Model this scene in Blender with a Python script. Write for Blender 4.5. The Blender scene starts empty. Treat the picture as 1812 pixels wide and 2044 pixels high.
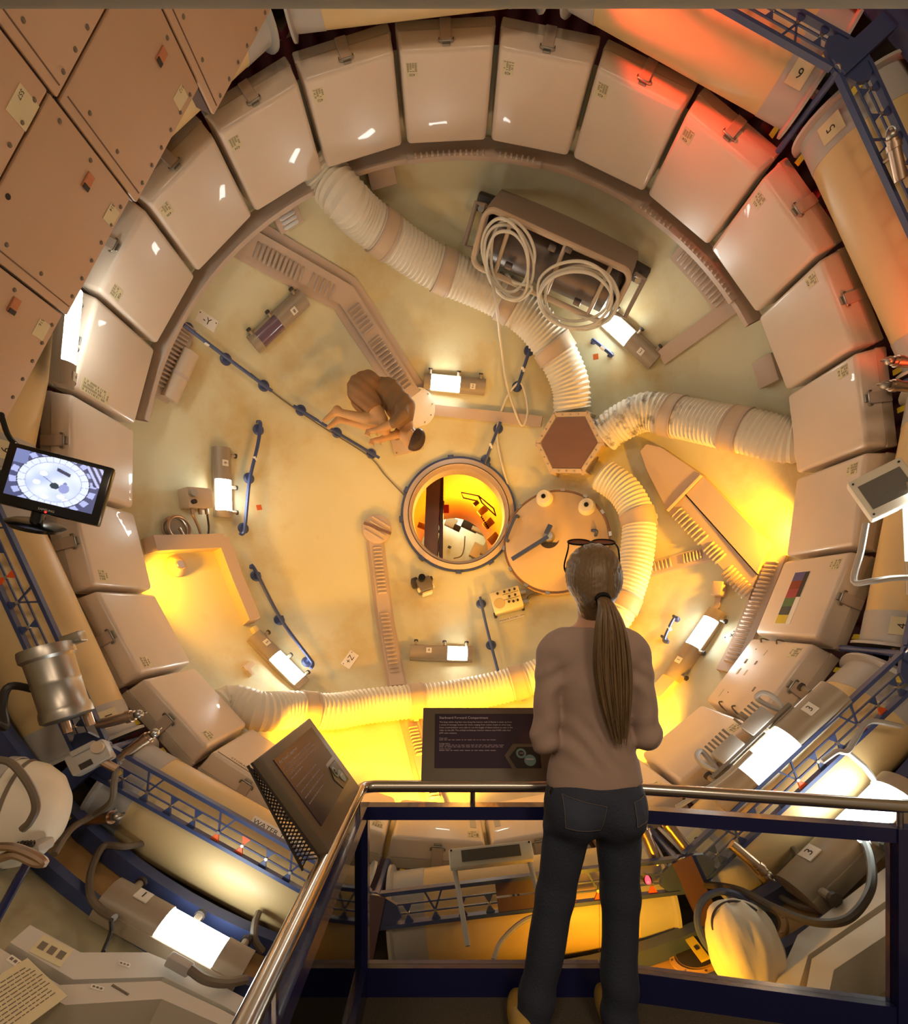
import bpy, bmesh, math, random
import numpy as np
from mathutils import Vector, Matrix
random.seed(7); np.random.seed(7)
V = Vector
scene = bpy.context.scene
COL = scene.collection
# ------------------------------------------------------------------ camera
FPX, CX, CY, CAMZ = 1064.0, 891.0, 1220.0, 1.46      # focal length and principal point for the 1812x2044 frame
cam_data = bpy.data.cameras.new('camera'); cam = bpy.data.objects.new('camera', cam_data); COL.objects.link(cam)
cam.location = (0, 0, CAMZ); cam.rotation_euler = (math.pi/2, 0, 0)
cam_data.sensor_fit = 'HORIZONTAL'; cam_data.sensor_width = 36
cam_data.lens = 36*FPX/1812
cam_data.shift_x = (906-CX)/1812; cam_data.shift_y = (CY-1022)/1812
cam_data.clip_start = 0.02
scene.camera = cam
# ------------------------------------------------------------------ world, fill light, exposure
world = bpy.data.worlds.new('world'); scene.world = world; world.use_nodes = True
bg = world.node_tree.nodes['Background']; bg.inputs[0].default_value = (1.0, 0.74, 0.50, 1); bg.inputs[1].default_value = 0.21
scene.view_settings.view_transform = 'Standard'; scene.view_settings.look = 'None'
scene.view_settings.gamma = 1; scene.view_settings.use_curve_mapping = False
scene.view_settings.exposure = 0.2
scene.cycles.use_denoising = True
scene.cycles.sample_clamp_indirect = 6
scene.cycles.max_bounces = 4; scene.cycles.diffuse_bounces = 3; scene.cycles.glossy_bounces = 2; scene.cycles.caustics_reflective = False; scene.cycles.caustics_refractive = False; scene.cycles.transparent_max_bounces = 6
scene.cycles.use_adaptive_sampling = True; scene.cycles.adaptive_threshold = .06
def lin(c):
    c = c/255.0
    return c/12.92 if c <= .04045 else ((c+.055)/1.055)**2.4
def rgb(r, g, b): return (lin(r), lin(g), lin(b))
def lamp(name, kind, loc, aim, power, color, size=.2, spot=None, sy=None):
    d = bpy.data.lights.new(name, kind); d.energy = power; d.color = color
    if kind == 'AREA':
        d.shape = 'DISK' if sy is None else 'RECTANGLE'; d.size = size
        if sy: d.size_y = sy
    else: d.shadow_soft_size = size
    if spot: d.spot_size = math.radians(spot); d.spot_blend = .6
    o = bpy.data.objects.new(name, d); COL.objects.link(o); o.location = loc
    o.rotation_euler = (V(aim)-V(loc)).to_track_quat('-Z', 'Y').to_euler()
    return o
AXX, AXZ = .145, CAMZ+1.155            # axis of the tank, which runs along world Y
# two unseen fill lights added behind the visitor to lift the ambient level
lamp('fill_light', 'AREA', (-1.2, -3.2, 4.6), (0, 4, 2.4), 52, (1, .74, .50), 1.2)
lamp('fill_light', 'AREA', (1.6, -3.2, 4.6), (0, 4, 2.4), 52, (1, .74, .50), 1.2)
AMBER = (1.0, .44, .012)
def ring_pt(th, r, y):
    t = math.radians(th); return V((AXX+r*math.sin(t), y, AXZ+r*math.cos(t)))
def ringframe(th, r, y):
    """origin on the ring; x runs round it, y along the tank, z towards the axis"""
    t = math.radians(th); s, c = math.sin(t), math.cos(t)
    return Matrix(((-c, 0, -s, AXX+r*s), (0, 1, 0, y), (s, 0, -c, AXZ+r*c), (0, 0, 0, 1)))
# ------------------------------------------------------------------ measuring the place
RD, DB, DY = 3.05, 2.50, 3.95           # dome: half ellipsoid behind the ring of lockers
def ray(px, py): return V(((px-CX)/FPX, 1.0, (CY-py)/FPX))
def at(px, py, y): return V((0, 0, CAMZ)) + ray(px, py)*y
def dome(px, py, off=0.0):
    d = ray(px, py); a, b = RD-off, DB-off
    ox, oy, oz = -AXX, -DY, CAMZ-AXZ
    A = (d.x**2+d.z**2)/a**2 + d.y**2/b**2
    B = 2*((ox*d.x+oz*d.z)/a**2 + oy*d.y/b**2)
    C = (ox**2+oz**2)/a**2 + oy**2/b**2 - 1
    D = B*B-4*A*C
    if D < 0: D = 0
    t = (-B+math.sqrt(D))/(2*A)
    P = V((0, 0, CAMZ))+d*t
    N = V((-(P.x-AXX)/a**2, -(P.y-DY)/b**2, -(P.z-AXZ)/a**2)).normalized()
    return P, N
def dp(px, py, off=0.0): return dome(px, py, off)[0]
def wall_pt(px, py, r=3.3):
    d = ray(px, py); ox, oz = -AXX, CAMZ-AXZ
    A = d.x**2+d.z**2; B = 2*(ox*d.x+oz*d.z); C = ox*ox+oz*oz-r*r
    t = (-B+math.sqrt(B*B-4*A*C))/(2*A)
    P = V((0, 0, CAMZ))+d*t
    return P, V((AXX-P.x, 0, AXZ-P.z)).normalized()
def frame(P, N, X):
    z = N.normalized(); x = (X - z*X.dot(z)).normalized(); y = z.cross(x)
    return Matrix(((x.x, y.x, z.x, P.x), (x.y, y.y, z.y, P.y), (x.z, y.z, z.z, P.z), (0, 0, 0, 1)))
def domeframe(px, py, ux, uy, off=0.0):
    P, N = dome(px, py); Q = dp(px+ux*.05, py+uy*.05)
    return frame(P+N*off, N, Q-P)
def wallframe(px, py, ux, uy, r=3.3):
    P, N = wall_pt(px, py, r); Q = wall_pt(px+ux*.05, py+uy*.05, r)[0]
    return frame(P, N, Q-P)
# ------------------------------------------------------------------ materials
MATS = {}
def mat(name, col, rough=.5, metal=0.0, var=.06, vscale=6.0, bump=0.0, bscale=60.0, emit=None, es=0.0, trans=0.0, spec=.5, coat=0.0, dirt=None, dscale=2.0, stretch=None, dlim=None):
    if name in MATS: return MATS[name]
    m = bpy.data.materials.new(name); m.use_nodes = True; nt = m.node_tree; p = nt.nodes['Principled BSDF']
    p.inputs['Roughness'].default_value = rough; p.inputs['Metallic'].default_value = metal
    p.inputs['Specular IOR Level'].default_value = spec; p.inputs['Coat Weight'].default_value = coat
    tc = nt.nodes.new('ShaderNodeTexCoord'); src = tc.outputs['Object']
    if stretch:
        mp = nt.nodes.new('ShaderNodeMapping'); mp.inputs['Scale'].default_value = stretch
        nt.links.new(src, mp.inputs[0]); src = mp.outputs[0]
    c = (*col, 1)
    if var > 0:
        n = nt.nodes.new('ShaderNodeTexNoise'); n.inputs['Scale'].default_value = vscale; n.inputs['Detail'].default_value = 4
        nt.links.new(src, n.inputs['Vector'])
        mx = nt.nodes.new('ShaderNodeMix'); mx.data_type = 'RGBA'
        mx.inputs[6].default_value = tuple(min(1, x*(1-var)) for x in col)+(1,); mx.inputs[7].default_value = tuple(min(1, x*(1+var)) for x in col)+(1,)
        nt.links.new(n.outputs['Fac'], mx.inputs[0]); out = mx.outputs[2]
        if dirt:
            n2 = nt.nodes.new('ShaderNodeTexNoise'); n2.inputs['Scale'].default_value = dscale; n2.inputs['Detail'].default_value = 6; n2.inputs['Roughness'].default_value = .62
            nt.links.new(src, n2.inputs['Vector'])
            cr = nt.nodes.new('ShaderNodeValToRGB'); cr.color_ramp.elements[0].position = .5; cr.color_ramp.elements[1].position = .72
            nt.links.new(n2.outputs['Fac'], cr.inputs[0])
            m2 = nt.nodes.new('ShaderNodeMix'); m2.data_type = 'RGBA'; m2.inputs[7].default_value = (*dirt, 1)
            fac = cr.outputs[0]
            if dlim:
                sp = nt.nodes.new('ShaderNodeSeparateXYZ'); nt.links.new(tc.outputs['Object'], sp.inputs[0])
                mr = nt.nodes.new('ShaderNodeMapRange'); mr.inputs[1].default_value = dlim[0]; mr.inputs[2].default_value = dlim[1]; mr.inputs[3].default_value = 1; mr.inputs[4].default_value = 0
                nt.links.new(sp.outputs[0], mr.inputs[0]); mm = nt.nodes.new('ShaderNodeMath'); mm.operation = 'MULTIPLY'
                nt.links.new(cr.outputs[0], mm.inputs[0]); nt.links.new(mr.outputs[0], mm.inputs[1]); fac = mm.outputs[0]
            nt.links.new(fac, m2.inputs[0]); nt.links.new(out, m2.inputs[6]); out = m2.outputs[2]
        nt.links.new(out, p.inputs['Base Color'])
    else: p.inputs['Base Color'].default_value = c
    if bump > 0:
        nb = nt.nodes.new('ShaderNodeTexNoise'); nb.inputs['Scale'].default_value = bscale; nb.inputs['Detail'].default_value = 3
        nt.links.new(src, nb.inputs['Vector'])
        bn = nt.nodes.new('ShaderNodeBump'); bn.inputs['Strength'].default_value = bump; bn.inputs['Distance'].default_value = .01
        nt.links.new(nb.outputs['Fac'], bn.inputs['Height']); nt.links.new(bn.outputs[0], p.inputs['Normal'])
    if emit: p.inputs['Emission Color'].default_value = (*emit, 1); p.inputs['Emission Strength'].default_value = es
    if trans: p.inputs['Transmission Weight'].default_value = trans
    MATS[name] = m; return m
white = mat('locker_paint', rgb(218, 198, 178), .37, var=.03, bump=.02, bscale=220, coat=.25)
whiteshade = mat('locker_paint_shaded', rgb(196, 178, 158), .5, var=.05)  # the locker white again, darkened for the shade the bases lie in
dark = mat('dark_void', rgb(38, 30, 28), .8, var=.2)
domep = mat('dome_paint', rgb(212, 206, 172), .42, var=.05, vscale=1.5, bump=.06, bscale=5, dirt=rgb(196, 172, 116), dscale=1.1)
tan = mat('tank_tan', rgb(212, 182, 130), .45, var=.05, vscale=8)
greyp = mat('grey_paint', rgb(176, 170, 164), .45, var=.05)
duct = mat('raceway_paint', rgb(192, 170, 152), .5, var=.04)
hose = mat('hose_white', rgb(226, 216, 196), .6, var=.05, vscale=14)
hosedirt = mat('hose_worn', rgb(222, 212, 192), .6, var=.05, vscale=14, dirt=rgb(56, 44, 36), dscale=9.0, dlim=(-.30, -.02))
strapm = mat('clamp_tan', rgb(202, 178, 150), .42, var=.06)
blue = mat('blue_enamel', rgb(60, 72, 116), .38, var=.12, vscale=12)
bluedk = mat('rail_navy', rgb(30, 34, 84), .25, var=.08, coat=.3)
gold = mat('gold_wall', rgb(176, 134, 78), .5, var=.12, vscale=3, bump=.05, bscale=20)
olive = mat('olive_wall', rgb(164, 154, 122), .55, var=.10, vscale=2.5, dirt=rgb(140, 112, 70), dscale=1.6)
panelp = mat('wall_panel', rgb(190, 156, 126), .55, var=.03, bump=.04, bscale=300)
redlit = mat('corrugated_redlit', rgb(150, 48, 66), .5, var=.2)  # red light on the ribs is put into this colour
steel = mat('stainless', rgb(200, 192, 184), .22, 1.0, var=.04)
alum = mat('aluminium', rgb(182, 178, 172), .36, 1.0, var=.06)
copper = mat('copper_fitting', rgb(192, 166, 144), .34, 1.0, var=.08)
black = mat('black_plastic', rgb(14, 14, 16), .18, var=0)
rubber = mat('cable_rubber', rgb(112, 98, 82), .5, var=.1)
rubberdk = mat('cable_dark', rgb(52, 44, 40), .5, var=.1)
yellow = mat('yellow_strap', rgb(206, 180, 36), .45, var=.1)
orange = mat('orange_tag', rgb(232, 92, 30), .5, var=.05)
stick = mat('sticker_cream', rgb(214, 200, 160), .6, var=.05)
stickw = mat('sticker_white', rgb(232, 224, 212), .6, var=.03)
ink = mat('ink', rgb(46, 38, 34), .7, var=0)
inkgrey = mat('ink_grey', rgb(120, 108, 92), .7, var=0)
glow = mat('lamp_tube', (1, 1, 1), .3, var=0, emit=(.93, 1.0, .95), es=38)
glow2 = mat('lamp_tube_wall', (1, 1, 1), .3, var=0, emit=(.93, 1.0, .95), es=20)
lensoff = mat('lamp_lens_unlit', rgb(110, 86, 104), .15, var=.1, coat=.5)
lampbody = mat('lamp_housing', rgb(158, 142, 122), .4, var=.06)
bronze = mat('hex_plate', rgb(120, 88, 76), .45, var=.12, vscale=3, stretch=(1, 4, 1))
carpet = mat('carpet', rgb(98, 88, 74), .95, var=.5, vscale=160, bump=.6, bscale=260)
signm = mat('sign_frame', rgb(98, 84, 68), .5, var=.05)
signface = mat('sign_face', rgb(52, 38, 56), .16, var=.1)
beamm = mat('beam_grey', rgb(132, 128, 118), .7, var=.18, vscale=5, stretch=(1, 4, 4))
def glassmat():
    m = bpy.data.materials.new('clear_pane'); m.use_nodes = True; nt = m.node_tree; nt.nodes.clear()
    o = nt.nodes.new('ShaderNodeOutputMaterial'); t = nt.nodes.new('ShaderNodeBsdfTransparent'); g = nt.nodes.new('ShaderNodeBsdfGlossy')
    t.inputs[0].default_value = (.93, .94, .92, 1); g.inputs['Roughness'].default_value = .04
    f = nt.nodes.new('ShaderNodeFresnel'); f.inputs[0].default_value = 1.45
    mx = nt.nodes.new('ShaderNodeMixShader'); nt.links.new(f.outputs[0], mx.inputs[0]); nt.links.new(t.outputs[0], mx.inputs[1]); nt.links.new(g.outputs[0], mx.inputs[2])
    nt.links.new(mx.outputs[0], o.inputs[0]); return m
pane = glassmat()
# ------------------------------------------------------------------ text (made first, while the scene is small)
TXT = {}
def make_texts(strings):
    obs = []
    for s in strings:
        c = bpy.data.curves.new('t', 'FONT'); c.body = s; c.size = 1; c.align_x = 'CENTER'; c.align_y = 'CENTER'; c.resolution_u = 2
        o = bpy.data.objects.new('t', c); COL.objects.link(o); obs.append((s, o))
    dg = bpy.context.evaluated_depsgraph_get()
    for s, o in obs:
        TXT[s] = bpy.data.meshes.new_from_object(o.evaluated_get(dg))
    for s, o in obs:
        c = o.data; bpy.data.objects.remove(o); bpy.data.curves.remove(c)
LOCKNUM = [str(n) for n in range(404, 454, 2)]
SIGN1 = ['Starboard Forward Compartment', 'The large white ring that runs along the interior wall of Skylab is made up from',
         'a series of stowage lockers for items ranging from cotton swabs to urine bags.',
         'Some crewmembers were able to run the length of these lockers as seen in the',
         'video to the left. The orbital workshops interior volume was 9,550 cubic feet', '(270 cubic meters).', 'Water tanks', 'Stowage lockers', 'Speaker intercom']
SIGN2 = ['Port Forward Compartment']
make_texts(LOCKNUM + SIGN1 + SIGN2 + ['SPEAKER INTERCOM', 'WATER TANKS', 'STORAGE CONTAINERS', '-Y', '+Z', '+Y', '114', 'SAMSUNG', 'AIRLOCK MODULE', 'A',
            '557', '512', '514', '516'] + [str(i) for i in range(1, 11)])
# ------------------------------------------------------------------ mesh building
class MB:
    def __init__(s): s.v = []; s.f = []
    def add(s, vs, fs, M=None):
        b = len(s.v)
        s.v += [(M @ V(p)) if M else V(p) for p in vs]; s.f += [[b+i for i in f] for f in fs]; return s
    def box(s, c, d, M=None):
        x, y, z = c; a, b, e = d[0]/2, d[1]/2, d[2]/2
        vs = [(x+i*a, y+j*b, z+k*e) for i in (-1, 1) for j in (-1, 1) for k in (-1, 1)]
        return s.add(vs, [(0, 1, 3, 2), (4, 6, 7, 5), (0, 4, 5, 1), (2, 3, 7, 6), (0, 2, 6, 4), (1, 5, 7, 3)], M)
    def rbox(s, c, d, r=.01, seg=2, M=None, taper=None):
        bm = bmesh.new(); bmesh.ops.create_cube(bm, size=1)
        for v in bm.verts:
            k = 1 if (taper is None or v.co.z > 0) else taper
            v.co = V((v.co.x*d[0]*k, v.co.y*d[1], v.co.z*d[2]))
        bmesh.ops.bevel(bm, geom=bm.edges[:], offset=r, segments=seg, affect='EDGES', profile=.5)
        bm.verts.index_update()
        s.add([(v.co.x+c[0], v.co.y+c[1], v.co.z+c[2]) for v in bm.verts], [[v.index for v in f.verts] for f in bm.faces], M); bm.free(); return s
    def prism(s, poly, z0, z1, M=None):
        n = len(poly)
        vs = [(x, y, z0) for x, y in poly]+[(x, y, z1) for x, y in poly]
        fs = [list(range(n))[::-1], list(range(n, 2*n))]+[(i, (i+1) % n, n+(i+1) % n, n+i) for i in range(n)]
        return s.add(vs, fs, M)
    def lathe(s, prof, seg=32, M=None, a0=0, a1=360):
        full = abs(a1-a0) >= 359.9; n = seg if full else seg+1
        vs = []
        for r, z in prof:
            for i in range(n):
                a = math.radians(a0+(a1-a0)*i/seg); vs.append((r*math.cos(a), r*math.sin(a), z))
        fs = []
        for k in range(len(prof)-1):
            for i in range(seg):
                j = (i+1) % n
                fs.append((k*n+i, k*n+j, (k+1)*n+j, (k+1)*n+i))
        if prof[0][0] > 1e-6 and full and len(prof) > 1 and getattr(s, 'capends', False): pass
        return s.add(vs, fs, M)
    def cyl(s, p, q, r, r2=None, seg=16, caps=True):
        p, q = V(p), V(q); r2 = r if r2 is None else r2
        return s.tube([p, q], [r, r2], seg, caps)
    def tube(s, pts, r, seg=10, caps=True, closed=False, flat=1.0, up=None):
        pts = [V(p) for p in pts]; n = len(pts)
        rs = r if isinstance(r, (list, tuple)) else [r]*n
        T = []
        for i in range(n):
            a = pts[(i-1) % n] if (closed or i > 0) else pts[0]; b = pts[(i+1) % n] if (closed or i < n-1) else pts[-1]
            T.append((b-a).normalized())
        u = V(up) if up is not None else (V((0, 0, 1)) if abs(T[0].z) < .9 else V((1, 0, 0)))
        u = (u-T[0]*u.dot(T[0])).normalized(); b0 = len(s.v)
        for i in range(n):
            u = (u-T[i]*u.dot(T[i])).normalized(); w = T[i].cross(u)
            for k in range(seg):
                a = 2*math.pi*k/seg; s.v.append(pts[i]+u*(rs[i]*math.cos(a)*flat)+w*(rs[i]*math.sin(a)))
        m = n if closed else n-1
        for i in range(m):
            j = (i+1) % n
            for k in range(seg):
                l = (k+1) % seg; s.f.append([b0+i*seg+k, b0+i*seg+l, b0+j*seg+l, b0+j*seg+k])
        if caps and not closed:
            s.f.append([b0+k for k in range(seg)][::-1]); s.f.append([b0+(n-1)*seg+k for k in range(seg)])
        return s
    def bar(s, p, q, w, h, up=(0, 0, 1)):
        p, q = V(p), V(q); t = (q-p).normalized(); u = V(up); u = (u-t*u.dot(t)).normalized(); x = t.cross(u)
        vs = [c+x*(i*w/2)+u*(j*h/2) for c in (p, q) for i, j in ((-1, -1), (1, -1), (1, 1), (-1, 1))]
        return s.add(vs, [(0, 1, 2, 3)[::-1], (4, 5, 6, 7), (0, 1, 5, 4), (1, 2, 6, 5), (2, 3, 7, 6), (3, 0, 4, 7)])
    def sphere(s, c, r, seg=14, rings=9, M=None, sc=(1, 1, 1)):
        prof = [(max(1e-5, math.sin(math.pi*i/rings)), -math.cos(math.pi*i/rings)) for i in range(rings+1)]
        T = Matrix.Translation(V(c)) @ Matrix.Diagonal((r*sc[0], r*sc[1], r*sc[2], 1))
        return s.lathe(prof, seg, (M @ T) if M else T)
    def text(s, string, size, M):
        me = TXT[string]; S = Matrix.Diagonal((size, size, size, 1))
        return s.add([p.co for p in me.vertices], [list(p.vertices) for p in me.polygons], M @ S)
    def mesh(s, name, W=None, smooth=35):
        vs = [W @ p for p in s.v] if W else s.v
        me = bpy.data.meshes.new(name); me.from_pydata([tuple(p) for p in vs], [], s.f); me.update()
        bm = bmesh.new(); bm.from_mesh(me); bmesh.ops.recalc_face_normals(bm, faces=bm.faces[:]); bm.to_mesh(me); bm.free()
        if smooth:
            me.polygons.foreach_set('use_smooth', [True]*len(me.polygons)); me.set_sharp_from_angle(angle=math.radians(smooth))
        return me
    def build(s, name, m, parent=None, world=False, smooth=35):
        """a mesh object; world=True: points are in world space and are taken into the parent's frame"""
        W = FRAME[parent_root(parent).name].inverted() if (world and parent) else None
        me = s.mesh(name, W, smooth); me.materials.append(m)
        o = bpy.data.objects.new(name, me); COL.objects.link(o)
        if parent: o.parent = parent
        return o
FRAME = {}
def parent_root(o):
    while o.parent: o = o.parent
    return o
def tag(o, label, cat, group=None, kind=None):
    o['label'] = label; o['category'] = cat
    if group: o['group'] = group
    if kind: o['kind'] = kind
    return o
def thing(name, label, cat, M=None, group=None):
    o = bpy.data.objects.new(name, None); COL.objects.link(o); o.empty_display_size = .05
    M = M or Matrix.Identity(4); o.matrix_basis = M; FRAME[o.name] = M.copy()
    return tag(o, label, cat, group)
def struct(name, mb, m, smooth=35):
    o = mb.build(name, m, smooth=smooth); o['kind'] = 'structure'; return o
def inst(o, name, parent, M=None):
    c = o.copy(); c.name = name; COL.objects.link(c); c.parent = parent
    if M is not None: c.matrix_basis = M
    return c
def clone(root, M, label, group=None):
    r = root.copy(); COL.objects.link(r); r.matrix_basis = M; FRAME[r.name] = M.copy(); r['label'] = label
    if group: r['group'] = group
    for ch in list(root.children):
        c = ch.copy(); COL.objects.link(c); c.parent = r
        for g in ch.children:
            d = g.copy(); COL.objects.link(d); d.parent = c
    return r
def smooth_path(pts, n=8, closed=False):
    pts = [V(p) for p in pts]; out = []; N = len(pts)
    rng = range(N if closed else N-1)
    for i in rng:
        p0 = pts[(i-1) % N] if (closed or i > 0) else pts[0]*2-pts[1]
        p1 = pts[i]; p2 = pts[(i+1) % N]
        p3 = pts[(i+2) % N] if (closed or i < N-2) else pts[-1]*2-pts[-2]
        for k in range(n):
            t = k/n
            out.append(.5*((2*p1)+(p2-p0)*t+(2*p0-5*p1+4*p2-p3)*t*t+(3*p1-p0-3*p2+p3)*t**3))
    if not closed: out.append(pts[-1])
    return out
def resample(pts, step):
    out = [pts[0]]; acc = 0
    for a, b in zip(pts, pts[1:]):
        L = (b-a).length
        if L < 1e-9: continue
        t = step-acc
        while t <= L:
            out.append(a+(b-a)*(t/L)); t += step
        acc = L-(t-step)
    return out
def T3(x, y, z): return Matrix.Translation((x, y, z))
RX = lambda a: Matrix.Rotation(math.radians(a), 4, 'X')
RY = lambda a: Matrix.Rotation(math.radians(a), 4, 'Y')
RZ = lambda a: Matrix.Rotation(math.radians(a), 4, 'Z')
YUP = Matrix(((1, 0, 0, AXX), (0, 0, 1, 0), (0, -1, 0, AXZ), (0, 0, 0, 1)))   # lathe axis z -> world Y about the tank axis
# ================================================================== the setting
prof = [(r, DY+DB*math.sqrt(max(0, 1-(r/RD)**2))) for r in [.585, .8, 1.0, 1.25, 1.5, 1.75, 2.0, 2.2, 2.4, 2.55, 2.7, 2.8, 2.9, 2.97, 3.02, 3.05]]
struct('wall_dome', MB().lathe(prof, 96, YUP), domep, smooth=60)
m = MB(); n = 240; vs = []; fs = []
for j, y in enumerate((3.74, 4.62)):
    for i in range(n):
        r = 3.26 if i % 2 else 3.19
        p = ring_pt(360*i/n, r, y); vs.append(p)
for i in range(n): fs.append((i, (i+1) % n, n+(i+1) % n, n+i))
struct('wall_corrugated', m.add(vs, fs), redlit, smooth=0)
struct('wall_recess', MB().lathe([(3.3, 3.0), (3.62, 3.0), (3.62, 3.80), (3.2, 3.80)], 96, YUP), mat('recess_paint', rgb(112, 92, 74), .6, var=.15))
struct('wall_band', MB().lathe([(3.3, 2.70), (3.3, 3.0)], 120, YUP), gold, smooth=60)
struct('wall_near', MB().lathe([(3.3, -1.0), (3.3, 2.70)], 120, YUP), olive, smooth=60)
fl = [(-.36, -1.4), (1.95, -1.4), (1.95, 1.80), (1.60, 1.83), (.585, 2.045), (-.36, 2.045)]
struct('floor', MB().prism(fl, -.07, 0), carpet, smooth=0)
struct('trim_1', MB().rbox((0, 1.30, CAMZ+1.627), (4.6, .16, .16), .02), beamm)
# ring-shaped steel beams against the wall
def ring_beam(label, y0, y1, r0, r1, m):
    o = MB().lathe([(r0, y0), (r1, y0), (r1, y1), (r0, y1), (r0, y0)], 120, YUP).build('ring_beam', m, smooth=30); tag(o, label, 'beam'); return o
ring_beam('wide blue steel hoop lying along the wall under the water tanks', 2.98, 3.06, 3.20, 3.295, blue)
ring_beam('narrow dark blue steel hoop on the wall nearest the visitor', 2.66, 2.72, 3.23, 3.298, blue)
# ================================================================== ring of stowage lockers
LOFF = 4.2; LR = 2.745
def lid_mesh():
    bm = bmesh.new(); bmesh.ops.create_cube(bm, size=1)
    for v in bm.verts:
        w = .648 if v.co.z > 0 else .692
        v.co = V((v.co.x*w, v.co.y*.74, v.co.z*.145-.0725))
    bmesh.ops.bevel(bm, geom=[e for e in bm.edges if not all(v.co.z < -.1 for v in e.verts)], offset=.030, segments=4, affect='EDGES', profile=.5)
    bm.verts.index_update()
    r = MB(); r.add([v.co.copy() for v in bm.verts], [[v.index for v in f.verts] for f in bm.faces]); bm.free(); return r
GL = 'storage lockers round the dome'
lid0 = lid_mesh().mesh('lid', smooth=50); lid0.materials.append(white)
base0 = MB().rbox((0, .0, -.188), (.70, .735, .084), .01, 1).mesh('base'); base0.materials.append(whiteshade)
strap0 = MB().rbox((0, -.379, -.135), (.078, .014, .155), .004, 1).mesh('latch_strap'); strap0.materials.append(duct)
mb = MB().tube(smooth_path([(-.05, -.378, -.078), (-.046, -.388, -.05), (0, -.391, -.044), (.046, -.388, -.05), (.05, -.378, -.078)], 3), .0045, 6)
hook0 = mb.mesh('latch_hook'); hook0.materials.append(alum)
catch0 = MB().rbox((0, -.376, -.037), (.055, .01, .022), .003, 1).mesh('latch_catch'); catch0.materials.append(alum)
lines = MB()
for r_ in range(6):
    for c_ in range(3):
        if random.random() < .8: lines.box((-.018+c_*.018, .014-r_*.0085-.002, 0), (.012, .0035, .0006))
def mk(name, me, parent):
    o = bpy.data.objects.new(name, me); COL.objects.link(o); o.parent = parent; return o
LAB = {430: 'topmost white storage locker, under the grey beam', 428: 'white storage locker above the left end of the bottle rack', 426: 'white storage locker above the right end of the bottle rack',
       424: 'white storage locker at upper right, its corner washed red, below the red lit tank', 422: 'white storage locker at the right beside the upper yellow straps', 420: 'white storage locker facing the tank at the right edge',
       418: 'white storage locker at the far right where the flaking duct ends', 416: 'white storage locker beside the white grille box at right', 414: 'white storage locker with a strip of colour swatches',
       412: 'white storage locker dotted with small patches and tie loops', 410: 'plain white storage locker behind the pronged lamp at lower right', 408: 'white storage locker right of the woman just above the handrail',
       406: 'white storage locker behind the legs, with a grey strip on its left', 404: 'white storage locker behind the glass, with a grey strip on its right', 402: '', 432: 'white storage locker left of the topmost one',
       434: 'white storage locker above the start of the large ribbed duct', 436: 'white storage locker at upper left above the bent raceway', 438: 'white storage locker overhanging the long blue handrail, half under brown panels',
       440: 'white storage locker at left with a large printed list', 442: 'white storage locker behind the top of the television', 444: 'white storage locker beside the lower edge of the television',
       446: 'white storage locker left of the yellow glow, two below the television', 448: 'white storage locker at lower left where the bottom duct starts', 450: 'white storage locker lettered storage containers behind the tilted sign', 452: 'white storage locker hidden behind the tilted sign and railing corner'}
stickme = {}
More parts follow.
